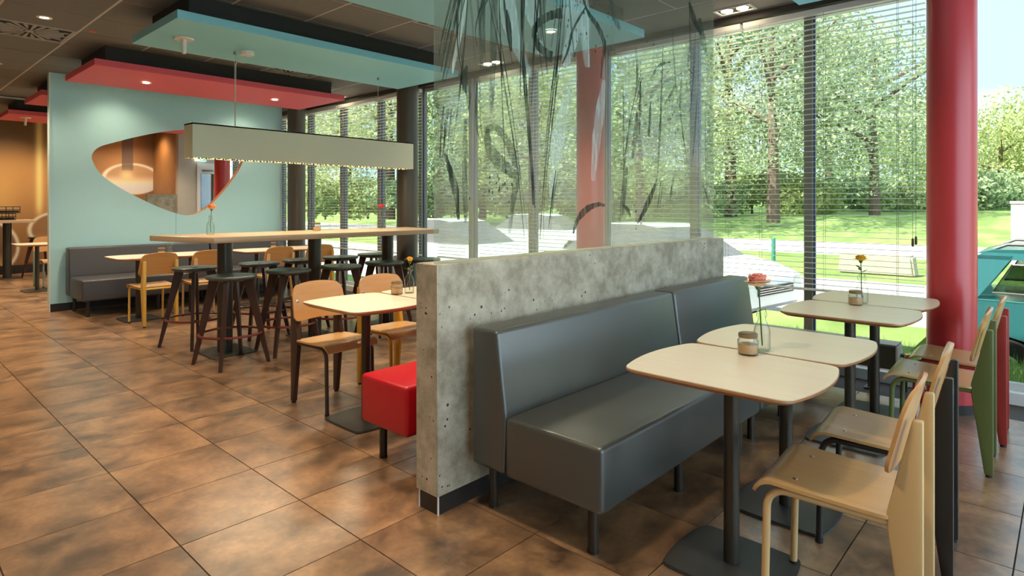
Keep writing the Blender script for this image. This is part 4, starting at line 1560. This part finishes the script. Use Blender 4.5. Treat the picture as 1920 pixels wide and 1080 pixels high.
def slat_mb(L):
    m = MB()
    prof = [(-0.025, 0.0), (-0.010, 0.0028), (0.010, 0.0028), (0.025, 0.0), (0.010, 0.0022), (-0.010, 0.0022)]
    return m.prism([(p[0], p[1]) for p in prof], -L / 2, L / 2, 'y') if False else m.add(
        [(p[0], -L / 2, p[1]) for p in prof] + [(p[0], L / 2, p[1]) for p in prof],
        [(0, 1, 2, 3, 4, 5), (11, 10, 9, 8, 7, 6)] + [(i + 6, (i + 1) % 6 + 6, (i + 1) % 6, i) for i in range(6)])


def blind(y0, y1, label, single, cords=(0.16, 0.84), pull=None, zb=ZB):
    L = y1 - y0
    t = thing('venetian_blind', label, 'blind', (BX, (y0 + y1) / 2, 0), 0, 'venetian blinds at the window front')
    MB().bbox(-0.028, 0.028, -L / 2, L / 2, ZT - 0.035, ZT + 0.012, 0.003, 1).build('headrail', 'slat', t)
    nsl = int((ZT - 0.06 - zb) / PITCH)
    if single:
        me = slat_mb(L).mesh('slat', 'slat', 60)
        for k in range(nsl):
            inst('slat', me, t, (0, rnd.uniform(-0.003, 0.003), ZT - 0.06 - k * PITCH))
    else:
        m = MB()
        for k in range(nsl):
            q = slat_mb(L)
            m.add(q.v, q.f, Matrix.Translation((0, 0, ZT - 0.06 - k * PITCH)))
        o = m.build('slats', 'slat', t, 60)
        o['kind'] = 'stuff'
    zbot = ZT - 0.06 - nsl * PITCH
    MB().bbox(-0.025, 0.025, -L / 2, L / 2, zbot - 0.008, zbot + 0.008, 0.003, 1).build('bottom_rail', 'slat', t)
    for c in cords:
        y = -L / 2 + c * L
        m = MB()
        for dx in (-0.0285, 0.0285):
            m.tube([(dx, y, zbot), (dx, y, ZT - 0.03)], 0.0012, 4)
        m.build('ladder_cord', 'cord', t)
    if pull:
        for dy, zz in pull:
            y = dy - (y0 + y1) / 2
            MB().tube([(-0.034, y, zz), (-0.034, y, ZT - 0.03)], 0.0012, 4).build('pull_cord', 'cord', t)
            MB().lathe([(0.004, zz - 0.065), (0.009, zz - 0.055), (0.008, zz - 0.01), (0.003, zz)], 10, Matrix.Translation((-0.034, y, 0))).build('cord_weight', 'bark', t)
    return t


blind(0.80, 2.14, 'open venetian blind left of the big red column', True, (0.13, 0.51, 0.89), ((0.872, 1.115), (0.852, 1.13)))
blind(2.165, 3.46, 'open venetian blind at the right end of the glass screen', True, (0.10, 0.5, 0.9))
blind(3.72, 4.64, 'open venetian blind left of the red column behind the glass screen', True)
blind(4.67, 5.45, 'open venetian blind in the middle behind the glass screen', True)
blind(5.70, 6.25, 'narrow venetian blind right of the dark column by the high table', False)
blind(6.62, 7.67, 'venetian blind left of the dark column by the high table', False)
blind(7.71, 8.70, 'venetian blind behind the right end of the pendant lamp', False)
blind(8.74, 9.73, 'venetian blind beside the farther dark column', False)
blind(9.78, 10.75, 'venetian blind at the right edge of the teal wall', False)
blind(11.8, 12.78, 'venetian blind beyond the teal wall', False)

# ================================================================== RADIATOR
ra = thing('convector', 'low grey convector radiator on legs along the window', 'radiator', (5.18, 2.1, 0))
MB().bbox(-0.085, 0.085, -1.16, 1.18, 0.17, 0.335, 0.004, 1).build('casing', 'radiator_dark', ra)
MB().box(-0.088, 0.088, -1.165, 1.185, 0.3355, 0.349).build('top_cover', 'radiator_grey', ra, None)
MB().box(-0.085, 0.085, -1.172, -1.1605, 0.17, 0.335).build('end_cap', 'alu_light', ra, None)
for y in (-0.98, -0.1, 0.95):
    MB().box(-0.02, 0.02, y - 0.012, y + 0.012, 0.006, 0.17).box(-0.06, 0.06, y - 0.03, y + 0.03, 0.0, 0.006).build('leg', 'radiator_dark', ra, None)
for dx, z in ((0.03, 0.26), (-0.04, 0.15)):
    MB().tube([(dx, -1.17, z), (dx, -1.215, z)], 0.014, 10).tube([(dx, -1.205, z), (dx, -1.205, 0.0)], 0.008, 8).build('pipe', 'radiator_dark', ra)
    MB().lathe([(0.016, -0.02), (0.021, -0.012), (0.021, 0.012), (0.016, 0.02)], 10, Matrix.Translation((dx, -1.215, z)) @ Matrix.Rotation(R(90), 4, 'X')).build('valve', 'brass', ra)

# ================================================================== OUTDOORS
GZ = -0.50
gl = MB()
NXG, NYG = 10, 40
prof = [(5.60, -0.10), (6.4, -0.10), (7.2, -0.13), (7.45, -0.16), (7.5, GZ + 0.02)]
vs, fs = [], []
for j in range(2):
    for x, z in prof:
        vs.append((x, -14 + j * 50, z))
m_ = len(prof)
for i in range(m_ - 1):
    fs.append((i, i + 1, m_ + i + 1, m_ + i))
lawn = struct('lawn', MB().add(vs, fs), 'lawn', label='grass strip along the building')
struct('lawn_patch', MB().add([(7.45, 1.25, -0.16), (9.0, 1.25, -0.16), (9.0, 3.3, -0.16), (7.45, 3.3, -0.16), (7.55, 1.25, -0.6), (9.0, 1.25, -0.6), (9.0, 3.3, -0.6), (7.55, 3.3, -0.6)], [(0, 1, 2, 3), (0, 4, 5, 1), (1, 5, 6, 2), (2, 6, 7, 3)]), 'lawn', label='grass patch between the parking bays')
struct('parking', MB().box(7.48, 15.5, -25, 60, GZ - 0.1, GZ), 'asphalt', label='pale asphalt parking lane')
struct('kerb_1', MB().box(15.5, 15.75, -25, 60, GZ - 0.1, GZ + 0.12), 'curb', label='kerb between parking lane and verge')
struct('verge', MB().box(15.75, 24.0, -30, 70, GZ - 0.1, GZ + 0.06), 'lawn', label='grass verge behind the parking lane')
struct('road', MB().box(24.0, 33.0, -40, 90, GZ - 0.1, GZ + 0.03), 'pavement', label='pale road behind the verge')
hill = MB()
vs = [(33.0, -70, GZ), (33.0, 120, GZ), (40, -70, 0.5), (40, 120, 0.5), (60, -70, 1.6), (60, 120, 1.6), (140, -160, 2.0), (140, 220, 2.0)]
struct('meadow', MB().add(vs, [(0, 2, 3, 1), (2, 4, 5, 3), (4, 6, 7, 5)]), 'lawn', label='sunny meadow rising to the trees')

# grass blades of the strip in view
gb = MB()
for k in range(15000):
    x = 5.62 + abs(rnd.gauss(0, 0.9))
    y = rnd.uniform(-0.6, 4.4)
    if x > 7.4:
        continue
    z = -0.10
    for (xa, za), (xb, zb_) in zip(prof, prof[1:]):
        if xa <= x <= xb:
            z = za + (zb_ - za) * (x - xa) / (xb - xa)
    a = rnd.uniform(0, math.pi)
    h = rnd.uniform(0.06, 0.16)
    w = 0.005
    lx, ly = rnd.gauss(0, 0.035), rnd.gauss(0, 0.035)
    dx, dy = w * math.cos(a), w * math.sin(a)
    gb.add([(x - dx, y - dy, z - 0.01), (x + dx, y + dy, z - 0.01), (x + lx, y + ly, z + h)], [(0, 1, 2)])
go = gb.build('grass_blades', 'blade', None, None)
tag(go, 'tall grass blades growing outside the window front', 'grass', None, 'stuff')

# ---- parked teal hatchback
car = thing('parked_car', 'teal hatchback parked outside, seen right of the red column', 'car', (8.35, 1.06, GZ))
car.scale = (0.94, 0.94, 0.94)


def car_section(prof, x0, x1, tumble):
    """side outline (l along -y, z); upper body leans in by tumble"""
    m = MB()
    n = len(prof)
    zs = 0.95

    def side(x, s):
        return [(x - s * tumble * max(0, z - zs), -l, z) for l, z in prof]
    vs = side(x0, -1) + side(x1, 1)
    fs = [tuple(range(n)), tuple(reversed(range(n, 2 * n)))]
    fs += [(i, n + i, n + (i + 1) % n, (i + 1) % n) for i in range(n)]
    return m.add(vs, fs)


lower = [(0.10, 0.28), (0.02, 0.40), (0.0, 0.62), (0.04, 0.88), (0.12, 0.97), (2.55, 0.97), (3.35, 0.86), (3.62, 0.70), (3.66, 0.40), (3.55, 0.25), (3.28, 0.25), (3.22, 0.42), (3.06, 0.56), (2.86, 0.60), (2.66, 0.56), (2.50, 0.42), (2.44, 0.25), (0.98, 0.25), (0.93, 0.44), (0.79, 0.58), (0.60, 0.63), (0.41, 0.58), (0.27, 0.44), (0.22, 0.27)]
car_section(lower, -0.80, 0.80, 0.0).build('body', 'car_teal', car, 25)
MB().bbox(-0.80, 0.80, -3.62, -0.02, 0.97, 0.985, 0.004, 1).build('shoulder', 'car_teal', car)
# greenhouse: pillars and roof
cab = MB()
for s in (-1, 1):
    def pp(l, z):
        return (s * (0.795 - 0.30 * (z - 0.97)), -l, z)

    def bar(l0, z0, l1, z1, w):
        a0, a1, b0, b1 = pp(l0 - w, z0), pp(l0 + w, z0), pp(l1 - w, z1), pp(l1 + w, z1)
        th = 0.05 * s
        cab.add([a0, a1, b1, b0] + [(p[0] - th, p[1], p[2]) for p in (a0, a1, b1, b0)], [(0, 1, 2, 3), (7, 6, 5, 4), (0, 4, 5, 1), (1, 5, 6, 2), (2, 6, 7, 3), (3, 7, 4, 0)])
    bar(0.20, 0.98, 0.50, 1.44, 0.17)
    bar(1.40, 0.98, 1.40, 1.44, 0.05)
    bar(2.55, 0.98, 2.02, 1.44, 0.05)
    cab.add([pp(0.32, 1.40), pp(2.10, 1.40), pp(2.02, 1.47), pp(0.42, 1.47)] + [(p[0] - 0.05 * s, p[1], p[2]) for p in (pp(0.32, 1.40), pp(2.10, 1.40), pp(2.02, 1.47), pp(0.42, 1.47))],
            [(0, 1, 2, 3), (7, 6, 5, 4), (0, 4, 5, 1), (1, 5, 6, 2), (2, 6, 7, 3), (3, 7, 4, 0)])
cab.build('pillars', 'car_teal', car, None)
MB().bprism([(-0.36, 1.46), (-0.50, 1.505), (-1.2, 1.525), (-1.95, 1.50), (-2.10, 1.45)], -0.64, 0.64, 'x', 0.004, 1).build('roof', 'car_teal', car)
for s in (-1, 1):
    MB().tube([(s * 0.60, -0.50, 1.505), (s * 0.60, -0.62, 1.56), (s * 0.60, -1.75, 1.56), (s * 0.60, -1.9, 1.505)], 0.018, 8).build('roof_rail', 'car_roof_grey', car)
    for l0, l1, u0, u1 in ((0.50, 1.33, 0.66, 1.33), (1.47, 2.46, 1.47, 2.0)):
        q = [(s * (0.785 - 0.3 * 0.03), -l0, 1.06), (s * (0.785 - 0.3 * 0.03), -l1, 1.06), (s * (0.785 - 0.3 * 0.42), -u1, 1.35), (s * (0.785 - 0.3 * 0.42), -u0, 1.35)]
        MB().add(q + [(p[0] - 0.006 * s, p[1], p[2]) for p in q], [(0, 1, 2, 3), (7, 6, 5, 4), (0, 4, 5, 1), (1, 5, 6, 2), (2, 6, 7, 3), (3, 7, 4, 0)]).build('side_window', 'car_glass', car, None)
        c_ = [Vector(p) for p in q]
        MB().tube([tuple(p + Vector((0.004 * s, 0, 0))) for p in c_], 0.013, 6, True).build('window_seal', 'car_roof_grey', car)
q = [(-0.60, -0.06, 1.0), (0.60, -0.06, 1.0), (0.52, -0.34, 1.40), (-0.52, -0.34, 1.40)]
MB().add(q + [(p[0], p[1] - 0.01, p[2]) for p in q], [(0, 1, 2, 3), (7, 6, 5, 4)]).build('rear_window', 'car_glass', car, None)
q = [(-0.66, -2.62, 0.99), (0.66, -2.62, 0.99), (0.54, -2.08, 1.44), (-0.54, -2.08, 1.44)]
MB().add(q + [(p[0], p[1] + 0.01, p[2]) for p in q], [(3, 2, 1, 0), (4, 5, 6, 7)]).build('windscreen', 'car_glass', car, None)
for s in (-1, 1):
    for l in (0.60, 2.86):
        M = Matrix.Translation((s * 0.72, -l, 0.30)) @ Matrix.Rotation(R(90), 4, 'Y')
        w = MB().lathe([(0.19, -0.085), (0.28, -0.09), (0.298, -0.06), (0.298, 0.06), (0.28, 0.09), (0.19, 0.085)], 28, M).build('wheel', 'tyre', car)
        MB().lathe([(0.001, 0.088), (0.05, 0.09), (0.185, 0.082), (0.185, -0.08)], 20, M if s > 0 else Matrix.Translation((s * 0.72, -l, 0.30)) @ Matrix.Rotation(R(-90), 4, 'Y')).build('hub_cap', 'chrome', w)
    MB().bbox(s * 0.72 - 0.07, s * 0.72 + 0.07, -0.06, 0.02, 0.68, 0.90, 0.015, 2).build('tail_light', 'column_red', car)
    MB().tube([(s * 0.806, -0.06, 0.52), (s * 0.806, -0.24, 0.52)], 0.014, 6).tube([(s * 0.806, -0.98, 0.50), (s * 0.806, -2.42, 0.50)], 0.014, 6).build('side_strip', 'chrome', car)
    MB().bbox(s * 0.805 - 0.012, s * 0.805 + 0.012, -1.62, -1.46, 0.80, 0.84, 0.006, 2).build('door_handle', 'car_teal', car)
for dx in (-0.35, 0.35):
    for l in (1.0, 1.75):
        MB().bbox(dx - 0.22, dx + 0.22, -l - 0.1, -l + 0.05, 0.60, 1.12, 0.04, 3).build('seat', 'car_seat', car)

# ---- parked white car behind the benches and two more farther along


def white_car(x, y, label, mat, rz=0.0):
    t = thing('parked_car', label, 'car', (x, y, GZ), rz)
    # nose toward -y
    up = [(-0.0, 0.30), (-0.0, 0.62), (0.06, 0.74), (0.45, 0.88), (0.95, 0.97), (3.9, 0.98), (4.1, 0.85), (4.15, 0.40), (4.05, 0.25), (3.72, 0.25), (3.66, 0.45), (3.45, 0.62), (3.25, 0.62), (3.05, 0.45), (3.0, 0.25), (1.08, 0.25), (1.02, 0.45), (0.85, 0.62), (0.65, 0.62), (0.46, 0.45), (0.40, 0.25), (0.1, 0.22)]
    m = MB()
    n = len(up)
    vs = [(-0.85, l, z) for l, z in up] + [(0.85, l, z) for l, z in up]
    m.add(vs, [tuple(reversed(range(n))), tuple(range(n, 2 * n))] + [(i, (i + 1) % n, n + (i + 1) % n, n + i) for i in range(n)])
    m.build('body', mat, t, 30)
    rf = [(0.98, 0.97), (1.75, 1.45), (2.1, 1.51), (3.2, 1.50), (3.95, 0.98)]
    g = MB()
    vs = []
    for s in (-1, 1):
        for l, z in rf:
            vs.append((s * (0.80 - 0.32 * (z - 0.97)), l, z))
    k = len(rf)
    g.add(vs, [tuple(range(k)), tuple(reversed(range(k, 2 * k)))] + [(i + 1, i, k + i, k + i + 1) for i in range(k - 1)])
    g.build('greenhouse', 'car_roof_grey', t, None)
    MB().bprism([(1.75, 1.46), (2.1, 1.525), (3.2, 1.515), (3.45, 1.42)], -0.62, 0.62, 'x', 0.003, 1).build('roof', mat, t)
    MB().bbox(-0.55, 0.55, -0.022, 0.02, 0.46, 0.60, 0.01, 2).build('grille', 'rubber', t)
    for z in (0.49, 0.525, 0.56):
        MB().box(-0.53, 0.53, -0.03, -0.022, z, z + 0.01).build('grille_bar', 'chrome', t, None)
    for s in (-1, 1):
        MB().bbox(s * 0.68 - 0.13, s * 0.68 + 0.13, -0.015, 0.12, 0.60, 0.74, 0.03, 3).build('headlight', 'headlamp', t)
        for l in (0.75, 3.35):
            M = Matrix.Translation((s * 0.76, l, 0.31)) @ Matrix.Rotation(R(90), 4, 'Y')
            MB().lathe([(0.19, -0.09), (0.29, -0.09), (0.308, -0.06), (0.308, 0.06), (0.29, 0.09), (0.19, 0.09)], 24, M).build('wheel', 'tyre', t)
    return t


white_car(9.9, 3.45, 'white car parked outside behind the dark benches', 'car_white', R(-8))
white_car(10.2, 8.9, 'white car parked farther left behind the printed glass', 'car_white', R(4))
white_car(17.9, 12.2, 'silver car on the far side of the parking lane', 'alu_light', R(12))

# ---- bollard, stone block, post
bo = tag(MB().lathe([(0.055, -0.1), (0.055, 0.84), (0.045, 0.86), (0.001, 0.865)], 14, Matrix.Translation((17.78, 6.26, GZ + 0.06))).build('bollard', 'post_green'), 'slim green bollard on the grass verge', 'bollard')
sb = MB()
bmx = bmesh.new()
bmesh.ops.create_cube(bmx, size=1.0)
for v in bmx.verts:
    t_ = v.co.z > 0
    v.co = Vector((v.co.x * 0.55, v.co.y * (1.75 if not t_ else 1.62), (0.56 + (0.06 if v.co.y > 0 else -0.03)) if t_ else 0.0))
bmesh.ops.bevel(bmx, geom=list(bmx.edges), offset=0.05, segments=3, affect='EDGES')
sb.from_bm(bmx, Matrix.Translation((18.1, 3.75, GZ + 0.05)))
tag(sb.build('stone_block', 'stone'), 'low sandy stone block lying on the grass verge', 'stone')
gp = thing('gate_post', 'pale square post standing behind the teal car', 'post', (30.2, 1.55, GZ))
MB().bbox(-0.2, 0.2, -0.2, 0.2, 0.0, 1.9, 0.02, 2).build('shaft', 'curb', gp)
MB().bbox(-0.24, 0.24, -0.24, 0.24, 1.9, 2.0, 0.02, 2).build('cap', 'curb', gp)


# ---- trees and shrubs
def foliage(blobs, count, size, seed):
    r = random.Random(seed)
    m = MB()
    tot = sum(b[3] * b[4] * b[5] for b in blobs) or 1
    for bx, by, bz, rx, ry, rz_ in blobs:
        k = max(40, int(count * rx * ry * rz_ / tot))
        for _ in range(k):
            d = Vector((r.gauss(0, 1), r.gauss(0, 1), r.gauss(0, 1)))
            if d.length < 1e-3:
                continue
            d.normalize()
            q = r.uniform(0.55, 1.0) ** 0.5
            p = Vector((bx + d.x * rx * q, by + d.y * ry * q, bz + d.z * rz_ * q))
            nrm = (d + Vector((r.gauss(0, .5), r.gauss(0, .5), r.gauss(0, .5)))).normalized()
            u = nrm.orthogonal().normalized()
            u.rotate(Matrix.Rotation(r.uniform(0, 6.28), 3, nrm))
            w = nrm.cross(u)
            s = size * r.uniform(0.55, 1.25)
            m.add([p - u * s, p + w * s * 0.55 + nrm * s * 0.12, p + u * s, p - w * s * 0.55 + nrm * s * 0.12], [(0, 1, 2, 3)])
    return m


def tree(x, y, z, h, w, mat, label, seed, count=6500, leaf=0.17, low=0.25):
    r = random.Random(seed)
    t = thing('tree', label, 'tree', (x, y, z), 0, 'trees beyond the road')
    bl = []
    for _ in range(16):
        a = r.uniform(0, 6.28)
        zz = r.uniform(low, 0.9)
        rad = w * 0.62 * math.sin(math.pi * min(0.98, 0.15 + 0.8 * zz)) * r.uniform(0.3, 1.0)
        s = w * r.uniform(0.22, 0.36)
        bl.append((rad * math.cos(a), rad * math.sin(a), zz * h, s, s, s * 0.85))
    bl.append((0, 0, h * 0.9, w * 0.3, w * 0.3, h * 0.1))
    foliage(bl, count, leaf, seed).build('crown', mat, t, None)
    tr = MB()
    tr.tube([(0, 0, -0.2), (0.1, 0.05, h * 0.3), (0.0, 0.15, h * 0.6), (0.1, 0, h * 0.85)], 0.2, 8, rads=[0.028 * h, 0.02 * h, 0.013 * h, 0.004 * h])
    for k in range(5):
        a = k * 1.3 + r.random()
        zz = h * (0.3 + 0.09 * k)
        tr.tube([(0.05, 0.08, zz), (w * 0.22 * math.cos(a), w * 0.22 * math.sin(a), zz + h * 0.10), (w * 0.40 * math.cos(a), w * 0.40 * math.sin(a), zz + h * 0.17)], 0.1, 6, rads=[0.012 * h, 0.008 * h, 0.003 * h])
    tr.build('trunk', 'bark', t)


def polar(px, d):
    u = (px - 960) / FPX
    return (d * (fwx + fwy * u), d * (fwy - fwx * u))


# bearing (as a pixel column of the reference frame), distance, height, width
TREES = [
    (1880, 44, 8.2, 7.5, 'leaf_c', 'bright green tree right of the red column'), (1960, 50, 8.0, 8, 'leaf_a', 'green tree at the right edge of the frame'),
    (1800, 52, 7.2, 8, 'leaf_a', 'low green tree directly behind the red column'), (1640, 38, 12.2, 10, 'leaf_b', 'tall loose tree in the window left of the red column'),
    (1700, 58, 11.5, 9, 'leaf_a', 'pale tree behind the tall loose tree'), (1555, 50, 15.0, 10, 'leaf_a', 'tall tree left of the loose tree'),
    (1450, 36, 14.5, 10, 'leaf_b', 'tall dense tree above the white car'), (1370, 42, 17.0, 10, 'leaf_a', 'tall tree at the right edge of the glass screen'),
    (1290, 46, 16, 10, 'leaf_c', 'yellowish tree behind the right pane of the glass screen'), (1200, 38, 11.5, 9, 'leaf_a', 'tree behind the middle of the glass screen'),
    (1090, 48, 9.0, 10, 'leaf_b', 'tree behind the second red column'), (1000, 40, 9.5, 8, 'leaf_c', 'tree behind the left pane of the glass screen'),
    (905, 44, 10.0, 8, 'leaf_b', 'tree behind the left edge of the glass screen'), (820, 46, 15.0, 10, 'leaf_a', 'tall tree behind the farther window blinds'),
    (730, 44, 16, 10, 'leaf_c', 'yellow green tree behind the pendant lamp'), (650, 46, 15, 10, 'leaf_a', 'tree in the window beyond the high table'),
    (585, 52, 15, 9, 'leaf_b', 'tree in the window next to the teal wall'),
]
for k, (px, d, h, w, mt, lab) in enumerate(TREES):
    x, y = polar(px, d)
    tree(x, y, 0.5, h, w, mt, lab, 100 + k, 10500, 0.135)
SHR = [(1860, 40, 3.2), (1760, 43, 3.0), (1690, 41, 2.6), (1600, 44, 3.2), (1500, 41, 3.4), (1410, 44, 3.4), (1320, 41, 3.5), (1230, 44, 3.0), (1140, 42, 3.0), (1050, 45, 3.0), (950, 42, 3.0), (860, 45, 3.2), (770, 42, 3.2), (690, 45, 3.2), (610, 44, 3.2), (1940, 41, 3.4)]
for k, (px, d, h) in enumerate(sorted(SHR)):
    x, y = polar(px, d)
    t = thing('shrub', 'rounded green shrub in the hedge line beyond the road, number %s from the left' % ('first second third fourth fifth sixth seventh eighth ninth tenth eleventh twelfth thirteenth fourteenth fifteenth sixteenth'.split()[k]), 'shrub', (x, y, 0.5), 0, 'shrubs below the trees')
    r = random.Random(900 + k)
    bl = [(r.uniform(-1.6, 1.6), r.uniform(-1.6, 1.6), h * r.uniform(0.25, 0.65), 1.3, 1.3, h * 0.36) for _ in range(7)]
    foliage(bl, 2600, 0.17, 900 + k).build('foliage', ('leaf_a', 'leaf_c', 'leaf_b')[k % 3], t, None)
    MB().tube([(0, 0, -0.2), (0, 0, h * 0.5)], 0.08, 6).build('stem', 'bark', t)
# far wooded ridge closing the view
rg = tag(foliage([(95 + rnd.uniform(-8, 8), y, 4.0, 7, 7, rnd.uniform(4.5, 6.5)) for y in range(-60, 190, 8)], 42000, 0.5, 5).build('wooded_ridge', 'leaf_b', None, None), 'distant wooded ridge behind the trees', 'woodland', None, 'stuff')
